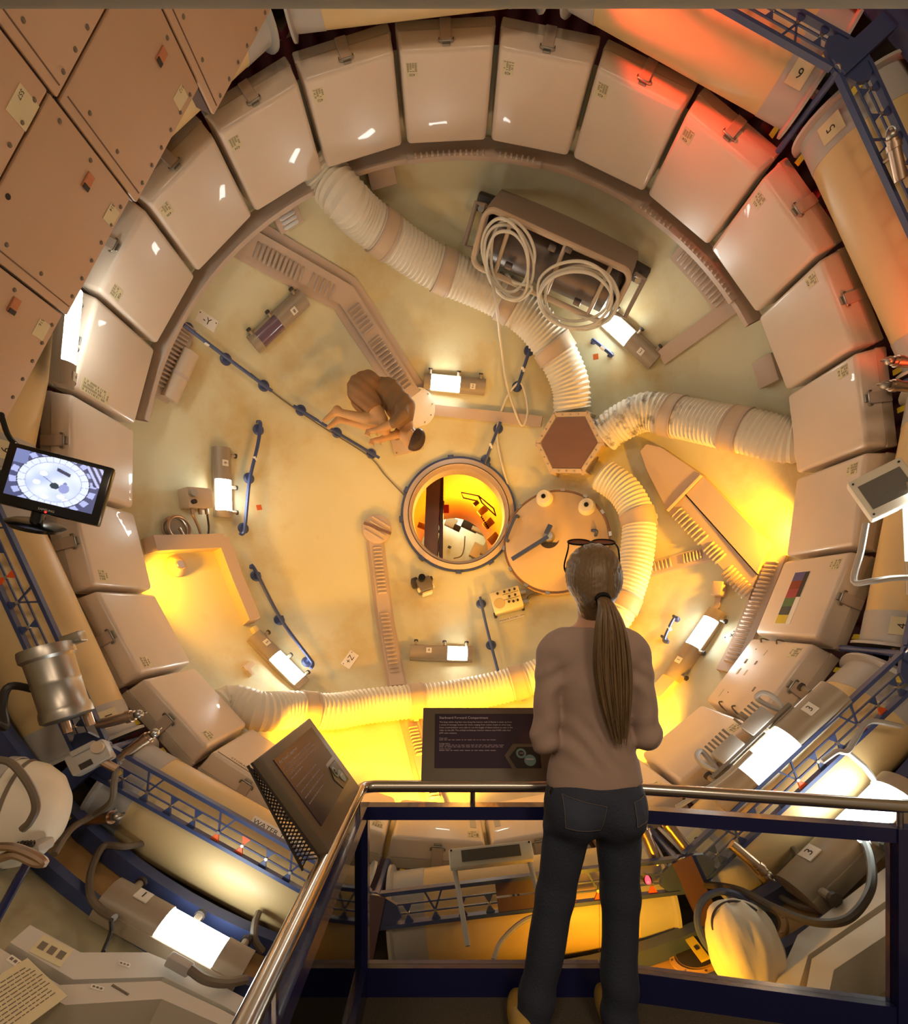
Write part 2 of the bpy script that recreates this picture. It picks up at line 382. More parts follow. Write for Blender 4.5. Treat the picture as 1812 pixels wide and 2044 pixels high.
for i in range(25):
    th = LOFF+7.2+14.4*(i-12); num = str(404+2*((13-i) % 25)) if False else None
    k = i-12                                     # k=-1 is number 430
    num = 428-2*k
    if num < 404: num += 50
    if num > 452: num -= 50
    thn = (th+180) % 360-180
    t = thing('storage_locker', LAB[num], 'locker', ringframe(th, LR, 4.07), GL)
    lid = mk('lid', lid0, t); mk('base', base0, t); ls = mk('latch_strap', strap0, t); mk('latch_hook', hook0, ls); mk('latch_catch', catch0, ls)
    big = num == 440
    sx, sy = (.10, .30) if big else (.085, .10)
    cx, cy = (.262, -.16) if big else ((.25, -.245) if thn < 95 or thn > 170 else (.235, -.26))
    st = MB().box((cx, cy, .001), (sx, sy, .002)).build('sticker', stick, lid, smooth=0)
    MB().text(str(num), .028, T3(cx, cy+sy/2-.018, .0028)).build('number', ink, st, smooth=0)
    tx = MB()
    for r_ in range(28 if big else 7):
        for c_ in range(4):
            if random.random() < .75: tx.box((cx-sx*.34+c_*sx*.22, cy+sy/2-.042-r_*.0088, .0024), (sx*.17, .004, .0008))
    tx.build('printed_lines', inkgrey, st, smooth=0)['kind'] = 'stuff'
    if num == 414:
        M0 = T3(-.02, .05, .001) @ RZ(0)
        cols = [(70, 66, 128), (120, 28, 26), (150, 44, 66), (62, 104, 66), (34, 56, 66), (206, 182, 30)]
        pl = MB().box((-.015, .06, .001), (.44, .185, .002)).build('chart_plate', stickw, lid, smooth=0)
        for q, c in enumerate(cols):
            MB().box((.165-.072*q, .085, .0028), (.071, .125, .0016)).build('colour_swatch', mat(f'swatch_{q}', rgb(*c), .5, var=.03), pl, smooth=0)
        MB().box((.095, -.003, .0028), (.21, .045, .0016)).build('colour_swatch', ink, pl, smooth=0)
    if num == 412:
        for (x, y, w, h) in [(-.22, .24, .07, .022), (-.2, .15, .01, .01), (.0, .22, .06, .02), (.10, .22, .04, .02), (.0, .12, .05, .018), (.10, .08, .035, .016), (-.12, -.12, .04, .02), (.20, .06, .05, .02), (.22, .2, .01, .01)]:
            MB().box((x, y, .001), (w, h, .002)).build('patch', inkgrey if w < .05 else stick, lid, smooth=0)
        for x, y in ((-.31, .14), (-.31, -.05), (.31, .2), (.31, .0)):
            MB().tube(smooth_path([(x*.93, y, -.0), (x, y-.01, .022), (x*1.06, y-.02, -.02), (x*1.06, y-.03, -.1)], 4), .006, 6).build('tie_loop', rubber, lid)
    if num == 450:
        MB().text('STORAGE CONTAINERS', .038, T3(0, -.30, .001)).build('lettering', ink, lid, smooth=0)
        MB().box((0, -.335, .001), (.6, .01, .002)).build('printed_rule', inkgrey, lid, smooth=0)
    if num == 404: MB().box((.255, -.02, .001), (.045, .22, .002)).build('grey_strip', greyp, lid, smooth=0)
    if num == 406:
        MB().box((-.255, -.02, .001), (.045, .22, .002)).build('grey_strip', greyp, lid, smooth=0)
# ================================================================== amber lamps behind the ring, lighting the dome
def amber_lamp(th, r, y, aim, power, label, cone=120):
    P = ring_pt(th, r, y); d = (V(aim)-P).normalized()
    t = thing('amber_floodlight', label, 'lamp', frame(P, d, V((0, 1, .3))), 'amber floodlights hidden behind the lockers')
    MB().lathe([(0.0001, -.07), (.05, -.07), (.065, -.01), (.065, .012), (.058, .012), (.052, 0)], 20).build('housing', black, t)
    MB().lathe([(.0001, .004), (.052, .004)], 20).build('lens', mat('amber_lens', AMBER, .3, var=0, emit=AMBER, es=6), t)
    lamp('amber_light', 'SPOT', P+d*.03, P+d, power, AMBER, .05, spot=cone)
def dome_at(th, r): return ring_pt(th, r, DY+DB*math.sqrt(1-(r/RD)**2))
amber_lamp(99, 2.86, 4.46, dome_at(99, 2.45), 140, 'amber floodlight behind the right flank lockers', 130)
amber_lamp(-107, 2.86, 4.46, dome_at(-113, 2.5), 70, 'amber floodlight behind the left flank lockers', 120)
amber_lamp(186, 2.86, 4.46, dome_at(188, 2.4), 170, 'amber floodlight behind the bottom lockers', 140)
amber_lamp(143, 2.86, 4.46, dome_at(146, 2.45), 185, 'amber floodlight behind the lower right lockers', 130)
amber_lamp(212, 2.86, 4.46, dome_at(208, 2.45), 85, 'amber floodlight behind the lower left lockers', 130)
# grey raceway hugging the back of the ring
o = MB().lathe([(2.758, 4.56), (2.90, 4.56), (2.90, 4.61), (2.758, 4.61), (2.758, 4.56)], 40, YUP, a0=-80-90, a1=62-90).build('rim_raceway', duct)
tag(o, 'taupe curved raceway hugging the dome edge behind the upper lockers', 'raceway')
LOUV = {}
def louver_mesh(w, h=.022, d=.024):
    k = round(w, 3)
    if k not in LOUV:
        b = MB(); n = 6; vs = []
        for i, s in enumerate((-1, -.8, .8, 1)):
            hh = (0, 1, 1, 0)[i]; 
            for a in range(5):
                an = math.pi*a/4; vs.append((math.cos(an)*d*.5*(1 if hh else .8), s*w/2, math.sin(an)*h*hh))
        fs = [(i*5+a, i*5+a+1, (i+1)*5+a+1, (i+1)*5+a) for i in range(3) for a in range(4)]
        me = b.add(vs, fs).mesh('louver', smooth=50); LOUV[k] = me
    return LOUV[k]
def louvers(t, a, b, N, w, count, m=None):
    """a row of pressed louvers from a to b (world points), on a surface with normal N"""
    Wi = FRAME[t.name].inverted(); me = louver_mesh(w)
    if not me.materials: me.materials.append(m or duct)
    for i in range(count):
        p = a+(b-a)*((i+.5)/count)
        F = frame(p, N, b-a)
        o = bpy.data.objects.new('louver', me); COL.objects.link(o); o.parent = t; o.matrix_basis = Wi @ F
# louvers on the rim raceway, upper right and top
t = thing('rim_vent_strip', 'louvered strip under the lockers at the upper right', 'vent', ringframe(45, 2.70, 4.6))
for th in range(33, 56, 1):
    if th in (40, 41): continue
    p = ring_pt(th, 2.755, 4.55); q = ring_pt(th+1, 2.755, 4.55)
    louvers(t, p, q, V((0, -1, 0)), .04, 1)
strip = MB().lathe([(2.735, 4.552), (2.80, 4.552), (2.80, 4.6), (2.735, 4.6), (2.735, 4.552)], 12, YUP, a0=32-90, a1=57-90).build('plate', duct, t, world=True)
t = thing('rim_vent_strip', 'louvered strip under the lockers at the top', 'vent', ringframe(0, 2.70, 4.6))
MB().lathe([(2.735, 4.552), (2.80, 4.552), (2.80, 4.6), (2.735, 4.6), (2.735, 4.552)], 12, YUP, a0=-10-90, a1=14-90).build('plate', duct, t, world=True)
for th in range(-9, 13):
    if th in (4, 5): continue
    louvers(t, ring_pt(th, 2.755, 4.55), ring_pt(th+1, 2.755, 4.55), V((0, -1, 0)), .04, 1)
# ================================================================== water tanks
def tank_parts(t, num):
    MB().cyl((-.63, 0, 0), (.63, 0, 0), .29, seg=36).build('body', tan, t, smooth=40)
    for s in (-1, 1):
        MB().cyl((s*.62, 0, 0), (s*.815, 0, 0), .293, seg=36).build('end_band', greyp, t, smooth=40)
        f = MB().lathe([(.0001, 0), (.30, 0), (.335, .012), (.335, .03), (.30, .022), (.0001, .03)], 36, T3(s*.815, 0, 0) @ RY(90*s)).build('flange', greyp, t)
        MB().cyl((s*.83, 0, .12), (s*.92, 0, .12), .03, seg=10).build('spigot', copper, f)
    S = RX(28)
    return S
TN = [(29.2, 6), (65.2, 5), (101.2, 4), (137.2, 3), (173.2, 2), (209.2, 1), (245.2, 10), (281.2, 9), (317.2, 8), (353.2, 7)]
TL = {6: 'tan water tank at upper right washed in red light', 5: 'tan water tank at the right edge above the small white grille box', 4: 'tan water tank numbered 4 behind the white tubular bracket',
      3: 'tan water tank numbered 3 at lower right behind the blue truss', 2: 'tan water tank seen through the railing glass behind the legs', 1: 'tan water tank lettered at lower left below the lockers',
      10: 'tan water tank at left behind the dark television', 9: 'tan water tank peeking below the brown wall panels', 8: 'water tank end numbered 8 behind the brown wall panels', 7: 'tan water tank at the top under the grey beam'}
for th, num in TN:
    t = thing('water_tank', TL[num], 'tank', ringframe(th, 3.05, 3.38), 'water tanks round the wall')
    tank_parts(t, num)
    sx = -.715 if num in (1, 4, 6, 8) else .715
    if num in (4, 6): sx = -.715
    pl = MB().lathe([(.2945, -.055), (.2945, .055)], 4, T3(-sx if num in (1, 8, 3) else sx, 0, 0) @ RY(90), a0=180+20 if num in (4, 6, 3) else 180+8, a1=180+46 if num in (4, 6, 3) else 180+34).build('number_plate', stick, t)
    a = math.radians(118 if num in (4, 6, 3) else 106)
    xx = -sx if num in (1, 8, 3) else sx
    # the plate sits on the flank turned towards the visitor
    ang = math.radians(33 if num in (4, 6, 3) else 21)
    pos = V((xx, -.2965*math.sin(ang), .2965*math.cos(ang)))
    F = frame(pos, V((0, -math.sin(ang), math.cos(ang))), V((1, 0, 0)))
    pl.data = MB().box((0, 0, 0), (.11, .13, .004), F).mesh('number_plate', smooth=0); pl.data.materials.append(stick)
    MB().text(str(num), .07, F @ T3(0, 0, .003)).build('number', ink, pl, smooth=0)
    if num == 1:
        ang = math.radians(22); pos = V((.20, -.2925*math.sin(ang), .2925*math.cos(ang)))
        F = frame(pos, V((0, -math.sin(ang), math.cos(ang))), V((1, 0, 0)))
        p2 = MB().box((0, 0, 0), (.36, .075, .004), F).build('name_plate', stickw, t, smooth=0)
        MB().text('WATER TANKS', .05, F @ T3(0, 0, .003)).build('lettering', ink, p2, smooth=0)
# ================================================================== blue trusses
VR, VY, VW = 2.82, 3.03, .185
HL = VR*math.sin(math.radians(18))-.03
def truss_parts(t, tags, panel=None):
    for z in (0, -VW):
        MB().box((0, 0, z), (2*HL, .036, .022)).build('chord', blue, t, smooth=0)
    bm_ = MB().box((0, 0, 0), (2*HL, .010, .008)).mesh('rail', smooth=0); bm_.materials.append(blue)
    for z in (-.072, -.125):
        o = bpy.data.objects.new('lattice_rail', bm_); COL.objects.link(o); o.parent = t; o.location = (0, 0, z)
    gi = 0
    xs = [-.70+.155*i for i in range(10)]
    for i, x in enumerate(xs):
        for up in (0, 1):
            z0, z1 = (-.125, -.072) if up else (-.125, -VW+.01)
            if up and i % 3 == 1: continue
            key = ('tri', up, (i, up) in tags)
            if key not in LOUV:
                me = MB().prism([(0, z0), (-.026, z1), (.026, z1)], -.006, .006, Matrix(((1, 0, 0, 0), (0, 0, 1, 0), (0, 1, 0, 0), (0, 0, 0, 1)))).mesh('gusset', smooth=0)
                me.materials.append(orange if (i, up) in tags else blue); LOUV[key] = me
            o = bpy.data.objects.new('gusset', LOUV[key]); COL.objects.link(o); o.parent = t; o.location = (x, 0, 0)
        if i % 3 == 1:
            for dx in (-.05, .05):
                MB().bar((x, 0, -.125), (x+dx, 0, -.01), .010, .010, (0, 1, 0)).build('lattice_bar', blue, t, smooth=0)
        MB().cyl((x, -.010, -.125), (x, .010, -.125), .010, seg=8).build('node_bolt', alum, t)
    if panel:
        MB().box((panel[0], -.004, -.045), (panel[1], .02, .075)).build('cover_panel', bluedk2, t, smooth=0)
        MB().box((panel[0], -.004, -.135), (panel[1], .02, .08)).build('cover_panel', bluedk2, t, smooth=0)
bluedk2 = mat('slate_cover', rgb(92, 66, 66), .4, var=.08)
GA = 11.2
TRL = [(0, 'blue lattice truss at the top right above the red lit tank', {(6, 0), (6, 1), (7, 0)}, None), (1, 'blue lattice truss with peeling paint at the right edge', set(), None),
       (2, 'blue lattice truss beyond the right edge by tank 4', set(), None), (3, 'blue lattice truss crossing the bright lamp at lower right', {(2, 0), (3, 1), (4, 0), (7, 0), (8, 0)}, None),
       (4, 'blue lattice truss behind the railing glass, with dark cover panels', {(6, 0), (7, 0), (7, 1), (8, 0), (8, 1), (9, 0)}, (.02, .42)),
       (5, 'blue lattice truss below the lettered water tank at lower left', {(4, 0), (5, 1), (5, 0)}, None), (6, 'blue lattice truss at left running up to the television', {(3, 0), (3, 1), (2, 0)}, None)]
for k, lab, tags, pan in TRL:
    th = GA+36*k+18
    t = thing('lattice_truss', lab, 'truss', ringframe(th, VR*math.cos(math.radians(18)), VY), 'blue lattice trusses in front of the tanks')
    truss_parts(t, tags, pan)
JL = {1: 'blue truss joint with yellow straps at the upper right', 2: 'blue truss joint with yellow straps at the right edge', 3: 'blue truss joint at lower right beside tank 4', 4: 'blue truss joint behind the railing glass right of the legs',
      5: 'blue truss joint behind the railing glass at its left end', 6: 'blue truss joint with a small grey box at lower left'}
for k in range(1, 7):
    t = thing('truss_joint', JL[k], 'joint', ringframe(GA+36*k, VR, VY), 'blue joints between the trusses')
    MX = Matrix(((1, 0, 0, 0), (0, 0, 1, 0), (0, 1, 0, 0), (0, 0, 0, 1)))
    for s in (-1, 1):
        MB().prism([(0, .02), (s*.13, -.03), (s*.17, -.09), (s*.12, -.17), (s*.03, -.20), (0, -.20)], -.012, .012, MX).build('gusset_plate', blue, t, smooth=0)
    MB().box((0, -.01, -.22), (.115, .05, .46)).build('radial_beam', bluedk2 if k in (4, 5) else blue, t, smooth=0)
    MB().cyl((0, .03, -.06), (.02, .62, -.10), .022, seg=10).build('axial_strut', blue, t)
    for s in (-1, 1):
        st = MB().box((s*.13, .32, -.14), (.036, .62, .012)).build('yellow_strap', yellow, t, smooth=0)
        s2 = MB().box((s*.15, -.12, -.40), (.05, .22, .012)).build('yellow_strap', yellow, t, smooth=0)
        MB().box((s*.15, -.14, -.392), (.02, .03, .006)).build('slot', dark, s2, smooth=0)
    pinp = MB().tube(smooth_path([(-.02, -.03, .012), (0, -.05, .025), (.02, -.03, .012), (0, -.015, 0)], 4, True), .005, 6, closed=True).build('safety_pin', alum, t)
# ================================================================== things on the dome
def flexhose(label, pts, r, clamps, m=hose, off=None, name='flexible_duct', pitch=.044):
    off = r+.03 if off is None else off
    P = smooth_path([p if isinstance(p, Vector) else dp(p[0], p[1], off) for p in pts], 12)
    P = resample(P, pitch/2)
    t = thing(name, label, 'duct', T3(*P[len(P)//2]), 'ribbed air ducts on the dome')
    MB().tube(P, [r*(1.0 if i % 2 else .93) for i in range(len(P))], 20).build('ribbed_sleeve', m, t, world=True, smooth=24)
    n = len(P)
    for f in clamps:
        i = int(f*(n-1)); a = max(0, i-3); b = min(n-1, i+3)
        c = MB().tube(P[a:b+1], r*1.035, 24).build('clamp_band', strapm, t, world=True, smooth=50)
        for j in (a, b): MB().tube([P[max(0, j-1)]*.65+P[j]*.35, P[j], P[min(n-1, j+1)]*.35+P[j]*.65] if 0 < j < n-1 else [P[j-1], P[j]] if j else [P[0], P[1]], r*1.05, 24).build('clamp_wire', duct, c, world=True)
        d = (P[i]-P[i-1]).normalized(); N = V((0, -1, 0)); s = d.cross(N).normalized()
        MB().box((0, 0, 0), (.05, .03, .05), frame(P[i]-s*r*1.04, N, d)).build('buckle', alum, c, world=True)
def _(*a): return list(a)
flexhose('white ribbed duct sweeping from the upper left lockers down to the hexagonal box', _(ring_pt(-25.2, 2.98, 4.50), ring_pt(-24.2, 2.85, 4.62), (690, 398), (738, 445), (858, 528), (985, 585), (1058, 635), (1108, 700), (1137, 765), (1142, 818)), .205, (.24, .43, .63, .82))
flexhose('white ribbed duct with black flaking patches running right from the hexagonal box', _((1204, 872), (1232, 848), (1290, 822), (1350, 832), (1485, 860), ring_pt(83.3, 2.83, 4.63), ring_pt(83.8, 2.98, 4.5)), .20, (.38, .70), hosedirt)
flexhose('white ribbed duct curling round behind the woman and along the bottom of the dome', _((1202, 948), (1245, 980), (1272, 1030), (1274, 1080), (1262, 1150), (1226, 1235), (1160, 1300), (1065, 1352), (920, 1388), (745, 1408), (660, 1420), (585, 1417), (520, 1420), ring_pt(-134.3, 2.82, 4.64), ring_pt(-134.3, 2.98, 4.5)), .178, (.11, .26, .49, .67, .85))
def raceway(label, path, w, h, rows=(), name='raceway', m=duct, n=8, cat='raceway', lw=.7, flange=0, group='taupe cable raceways on the dome'):
    pts = []
    for (a, b) in zip(path, path[1:]):
        for k in range(n): pts.append((a[0]+(b[0]-a[0])*k/n, a[1]+(b[1]-a[1])*k/n))
    pts.append(path[-1])
    PN = [dome(*p) for p in pts]; mid = PN[len(PN)//2][0]
    t = thing(name, label, cat, T3(*mid), group)
    def sweep(w0, w1, h0, h1, nm, mm, par):
        vs, fs = [], []; K = len(PN)
        for i, (P, N) in enumerate(PN):
            d = (PN[min(K-1, i+1)][0]-PN[max(0, i-1)][0]); s = N.cross(d).normalized()
            vs += [P+s*w0+N*h0, P+s*w1+N*h0, P+s*w1+N*h1, P+s*w0+N*h1]
        for i in range(K-1):
            for k in range(4): fs.append((4*i+k, 4*i+(k+1) % 4, 4*i+4+(k+1) % 4, 4*i+4+k))
        fs += [(3, 2, 1, 0), (4*K-4, 4*K-3, 4*K-2, 4*K-1)]
        return MB().add(vs, fs).build(nm, mm, par, world=True, smooth=25)
    sweep(-w/2, w/2, -.04, h, 'channel', m, t)
    if flange: sweep(-w/2-flange, w/2+flange, -.04, h*.35, 'flange', m, t)
    for (a, b, c) in rows:
        Pa, Na = dome(*a); Pb, Nb = dome(*b)
        louvers(t, Pa+Na*h, Pb+Nb*h, (Na+Nb).normalized(), w*lw, c)
    return t
raceway('taupe louvered raceway bending down from the upper left lockers to the tucked figure', [(478, 468), (688, 586), (822, 792)], .21, .07, [((500, 490), (600, 546), 11), ((612, 552), (664, 582), 5), ((700, 608), (735, 660), 6), ((742, 672), (812, 778), 13)], flange=.08)
raceway('taupe louvered raceway running down from the round vent to the bottom duct', [(748, 1080), (768, 1240), (792, 1372)], .15, .06, [((751, 1092), (762, 1190), 13), ((765, 1225), (787, 1350), 15)], flange=.03)
raceway('yellow lit louvered raceway below the bottom duct', [(818, 1435), (848, 1545), (872, 1620)], .15, .05, [((822, 1455), (840, 1515), 9), ((858, 1572), (868, 1605), 5)], flange=.04)
raceway('short louvered raceway right of the woman pointing at the amber lamp', [(1290, 1140), (1425, 1104)], .15, .05, [((1300, 1136), (1345, 1124), 6), ((1366, 1118), (1406, 1108), 6)])
raceway('louvered strip along the right edge of the dome lit yellow', [(1556, 1108), (1522, 1195), (1490, 1275), (1455, 1345)], .20, .05, [((1550, 1122), (1462, 1330), 26)], lw=.6)
raceway('louvered plate under the left lockers beside the blue handrail', [(362, 640), (330, 715), (305, 790)], .26, .05, [((356, 655), (312, 772), 14)], cat='vent')
raceway('louvered plate at upper right between lockers and dome', [(1360, 488), (1420, 555), (1462, 612)], .24, .05, [((1366, 496), (1452, 600), 12)], cat='vent')
raceway('plain taupe raceway at the upper right under the lockers', [(1472, 604), (1322, 714)], .15, .05)
raceway('plain taupe bar right of the white rounded panel', [(860, 818), (1082, 842)], .12, .06)
raceway('taupe ledge at left above the yellow glow', [(285, 1092), (434, 1086)], .14, .16)
raceway('slanting taupe raceway at left beside the yellow glow', [(430, 1080), (462, 1165), (496, 1246)], .12, .16)
raceway('small flat raceway at lower right below the lamp', [(1310, 1392), (1345, 1352)], .14, .06)
t = thing('rounded_panel', 'white half round panel behind the tucked figure', 'panel', domeframe(838, 812, 1, 0))
MB().prism([(.17*math.cos(math.radians(a)), .21*math.sin(math.radians(a))) for a in range(-100, 101, 20)]+[(-.10, .2), (-.12, -.22)], -.05, .07, RZ(10)).build('plate', stickw, t, smooth=30)
for a in range(-80, 81, 40): MB().cyl((.14*math.cos(math.radians(a+10)), .18*math.sin(math.radians(a+10)), .07), (.14*math.cos(math.radians(a+10)), .18*math.sin(math.radians(a+10)), .078), .008, seg=6).build('screw', alum, t)
for (x, y, ux, uy, lab, lv) in [(566, 424, 40, -25, 'small taupe vent box under the upper left lockers', 4), (758, 338, 40, -12, 'small plain taupe box under the top left lockers', 0), (1541, 738, 12, 40, 'small plain taupe box under the right lockers', 0)]:
    t = thing('vent_box', lab, 'box', domeframe(x, y, ux, uy)); MB().rbox((0, 0, .03), (.24, .19, .14), .008).build('casing', duct, t)
    for i in range(lv):
        o = bpy.data.objects.new('louver', louver_mesh(.15)); COL.objects.link(o); o.parent = t; o.matrix_basis = T3(0, -.06+i*.04, .10) @ RZ(90)
# long wing shaped cover at the right
def ribbon(L, R, h, n=14, c=4):
    def samp(pl):
        q = [V((x, y, 0)) for x, y in pl]; d = [0]
        for a, b in zip(q, q[1:]): d.append(d[-1]+(b-a).length)
        out = []
        for i in range(n+1):
            s = d[-1]*i/n
            k = max(j for j in range(len(q)-1) if d[j] <= s+1e-9); u = (s-d[k])/(d[k+1]-d[k]); out.append(q[k]+(q[k+1]-q[k])*u)
        return out
    A, B = samp(L), samp(R); vs = []; fs = []
    for hh in (h, -.03):
        for a, b in zip(A, B):
            for k in range(c+1):
                p = a+(b-a)*(k/c); P, N = dome(p.x, p.y); vs.append(P+N*hh)
    W = c+1; K = (n+1)*W
    for i in range(n):
        for k in range(c): fs.append((i*W+k, i*W+k+1, (i+1)*W+k+1, (i+1)*W+k))
        for k in (0, c): fs.append((i*W+k, (i+1)*W+k, K+(i+1)*W+k, K+i*W+k))
    for i in (0, n):
        for k in range(c): fs.append((i*W+k, i*W+k+1, K+i*W+k+1, K+i*W+k))
    return MB().add(vs, fs)
P0, N0 = dome(1400, 1030)
t = thing('wing_cover', 'long taupe wing shaped cover with louvers at the right of the dome', 'cover', T3(*P0))
ribbon([(1296, 888), (1326, 894), (1408, 950)], [(1283, 902), (1296, 940), (1338, 1022)], .10).build('rounded_end', duct, t, world=True)
ribbon([(1408, 950), (1545, 1090)], [(1374, 987), (1522, 1150)], .085).build('panel', duct, t, world=True)
ribbon([(1372, 990), (1520, 1153)], [(1338, 1022), (1420, 1106), (1503, 1202)], .07).build('panel', duct, t, world=True)
MB().tube([dp(1408, 950)+dome(1408, 950)[1]*.10, dp(1338, 1022)+dome(1338, 1022)[1]*.10], .022, 8).build('edge_bar', duct, t, world=True)
for a, b, c in [((1352, 1022), (1412, 1084), 9), ((1418, 1092), (1448, 1122), 5), ((1456, 1140), (1504, 1192), 8)]:
    Pa, Na = dome(*a); Pb, Nb = dome(*b); louvers(t, Pa+Na*.07, Pb+Nb*.07, Na, .14, c)
# round vent
t = thing('round_vent', 'round taupe vent lid with slanted ribs above the lower raceway', 'vent', domeframe(751, 1058, 1, .6))
MB().lathe([(.0001, .09), (.15, .09), (.172, .075), (.175, -.03)], 32).build('lid', duct, t)
for i, y in enumerate((-.09, -.03, .03, .09)): MB().tube([(-.12, y, .092), (.12, y, .092)], .014, 8).build('rib', duct, t)
MB().bar((-.165, -.03, .10), (.165, .03, .10), .03, .016).build('strip', bronze, t, smooth=0)
# ------------------------------------------------------------------ lamps on the dome
def half(x0, x1, r, fl, z):
    b = MB(); vs = []; n = 10
    for x in (x0, x1):
        for i in range(n+1):
            a = math.pi*i/n; vs.append((x, math.cos(a)*r, z+math.sin(a)*r*fl))
    fs = [(i, i+1, n+2+i, n+1+i) for i in range(n)]+[tuple(range(n+1)), tuple(range(n+1, 2*n+2))[::-1]]
    return b.add(vs, fs)
def fixture(label, F, lens, L=.70, W=.17, lit=True, es=None, num=None, side=1, group='tube lamps on the dome'):
    t = thing('tube_lamp', label, 'lamp', F, group)
    k = W/.17; h = L/2
    MB().rbox((0, 0, .03*k), (L, W*1.08, .06*k), .006).build('tray', lampbody, t)
    l0, l1 = lens
    if l0 > -h+.03: MB().add(*_h(half(-h, l0, W/2, .75, .055*k))).build('housing', lampbody, t)
    if l1 < h-.03: MB().add(*_h(half(l1, h, W/2, .75, .055*k))).build('housing', lampbody, t)
    half(l0, l1, W/2*.93, .75, .055*k).build('lens', (es or glow) if lit else lensoff, t)
    for x in (-h*.82, h*.1, h*.82):
        kb = MB().cyl((x, side*W*.5, .06*k), (x, side*W*.78, .06*k), .016*k, seg=10).build('knob', lampbody, t)
        MB().cyl((x, side*W*.76, .06*k), (x, side*W*.86, .06*k), .024*k, seg=10).build('knob_head', rubberdk, kb)
    xs = (h+l1)/2 if h-l1 > l0+h else (-h+l0)/2
    pl = MB().box((xs, 0, .055*k+W*.375+.001), (.06*k, .06*k, .006)).build('sticker', stickw, t, smooth=0)
    if num: MB().text(num, .05*k, T3(xs, 0, .055*k+W*.375+.006)).build('number', ink, pl, smooth=0)
    return t
def _h(b): return b.v, b.f
fixture('lit tube lamp above the round hatch beside the white panel', domeframe(907, 767, 60, 6), (-.27, .06), num='2')
fixture('unlit tube lamp with a purple lens under the upper left raceway', domeframe(553, 640, -54, 52), (.0, .27), lit=False, num='8', side=-1)
fixture('lit tube lamp below the coiled hoses at upper right', domeframe(1260, 675, 47, 43), (-.33, .0), num='3')
fixture('lit upright tube lamp at left beside the junction box', domeframe(440, 965, 2, 69), (-.03, .28), num='6')
fixture('lit tube lamp at lower left just above the bottom duct', domeframe(553, 1322, 52, 52), (-.06, .29), num='5')
fixture('lit tube lamp standing level above the bottom duct', domeframe(880, 1307, 62, 2), (.07, .29), num='4')
fixture('lit tube lamp at lower right in the yellow glow', domeframe(1390, 1292, -45, 65), (-.29, .02), num='1', L=.78)
# ------------------------------------------------------------------ blue handrails
def handrail(label, pts, posts, curl=0, bits=(), fr=1.0):
    off = .10
    t = thing('handrail', label, 'handrail', T3(*dp(*pts[0])), 'blue handrails on the dome')
    path = smooth_path([dp(x, y, off) for x, y in pts], 6)
    MB().tube(path, .020, 8, flat=.8).build('rail', blue, t, world=True)
    for (x, y) in posts:
        P, N = dome(x, y)
        b = MB().lathe([(.0001, .03), (.04*fr, .028), (.058*fr, .012), (.058*fr, -.02)], 16, frame(P, N, V((1, 0, 0)))).build('foot', blue, t, world=True)
        MB().cyl(P, P+N*(off+.005), .014, seg=8).build('post', blue, b, world=True)
    for (x, y, dx, dy) in bits:
        a, b_ = dp(x-dx, y-dy, off), dp(x+dx, y+dy, off)
        MB().tube([a, b_], .0225, 8, flat=.85).build('white_mark', stickw, t, world=True)
handrail('long blue handrail running down from the left lockers', [(366, 648), (450, 712), (542, 780)], [(374, 657), (450, 717), (526, 770)], bits=[(412, 685, 4, 3)])
handrail('blue handrail beside the feet of the tucked figure', [(586, 810), (670, 862), (757, 914)], [(600, 819), (672, 864), (741, 906)], bits=[(636, 841, 5, 3)])
handrail('upright blue handrail right of the left tube lamp', [(512, 842), (520, 846), (514, 890), (498, 960), (489, 1050), (484, 1066), (478, 1064)], [(515, 858), (496, 955), (485, 1055)], bits=[(509, 915, 1, 4)])
handrail('slanting blue handrail above the lower left tube lamp', [(500, 1134), (508, 1136), (560, 1235), (616, 1312), (624, 1325), (620, 1334)], [(510, 1150), (557, 1238), (612, 1322)])
handrail('blue handrail right of the level tube lamp', [(958, 1192), (972, 1255), (998, 1355)], [(960, 1206), (980, 1288)])
handrail('short blue handrail beside the large duct', [(1060, 690), (1045, 735), (1030, 782)], [(1032, 772), (1056, 700)], bits=[(1044, 737, 1, 5)])
handrail('blue handrail rising from the hatch rim', [(999, 842), (984, 880), (967, 926)], [(994, 856), (969, 918)], bits=[(980, 890, 1, 5)])
handrail('tiny blue grip beside the orange square', [(1182, 682), (1186, 680), (1218, 706), (1222, 712)], [(1185, 682), (1219, 708)], bits=[(1203, 695, 4, 3)], fr=.5)
handrail('small blue grip left of the yellow lit lamp', [(1354, 1234), (1344, 1236), (1326, 1276), (1334, 1282)], [(1352, 1237), (1328, 1278)], bits=[(1336, 1255, 1, 3)], fr=.5)
# ------------------------------------------------------------------ hatch, cover and tunnel
HY = DY+DB*math.sqrt(1-(.62/RD)**2)
t = thing('hatch_ring', 'round open hatch frame with tan collar and blue outer ring', 'hatch', ring_pt(0, 0, HY) and T3(AXX, HY, AXZ))
def ax(y0): return Matrix(((1, 0, 0, AXX), (0, 0, 1, 0), (0, -1, 0, AXZ), (0, 0, 0, 1)))
MB().lathe([(.66, HY+.04), (.66, HY-.07), (.60, HY-.09), (.585, HY-.06), (.575, HY-.06), (.57, HY+.02), (.555, HY+.02), (.55, HY+.25), (.60, HY+.3)], 72, ax(0)).build('collar', duct, t, world=True)
MB().lathe([(.665, HY-.02), (.69, HY-.02), (.69, HY-.05), (.665, HY-.05), (.665, HY-.02)], 72, ax(0)).build('outer_ring', blue, t, world=True)
MB().lathe([(.592, HY-.09), (.597, HY-.098), (.602, HY-.09)], 72, ax(0)).build('seal', rubberdk, t, world=True)
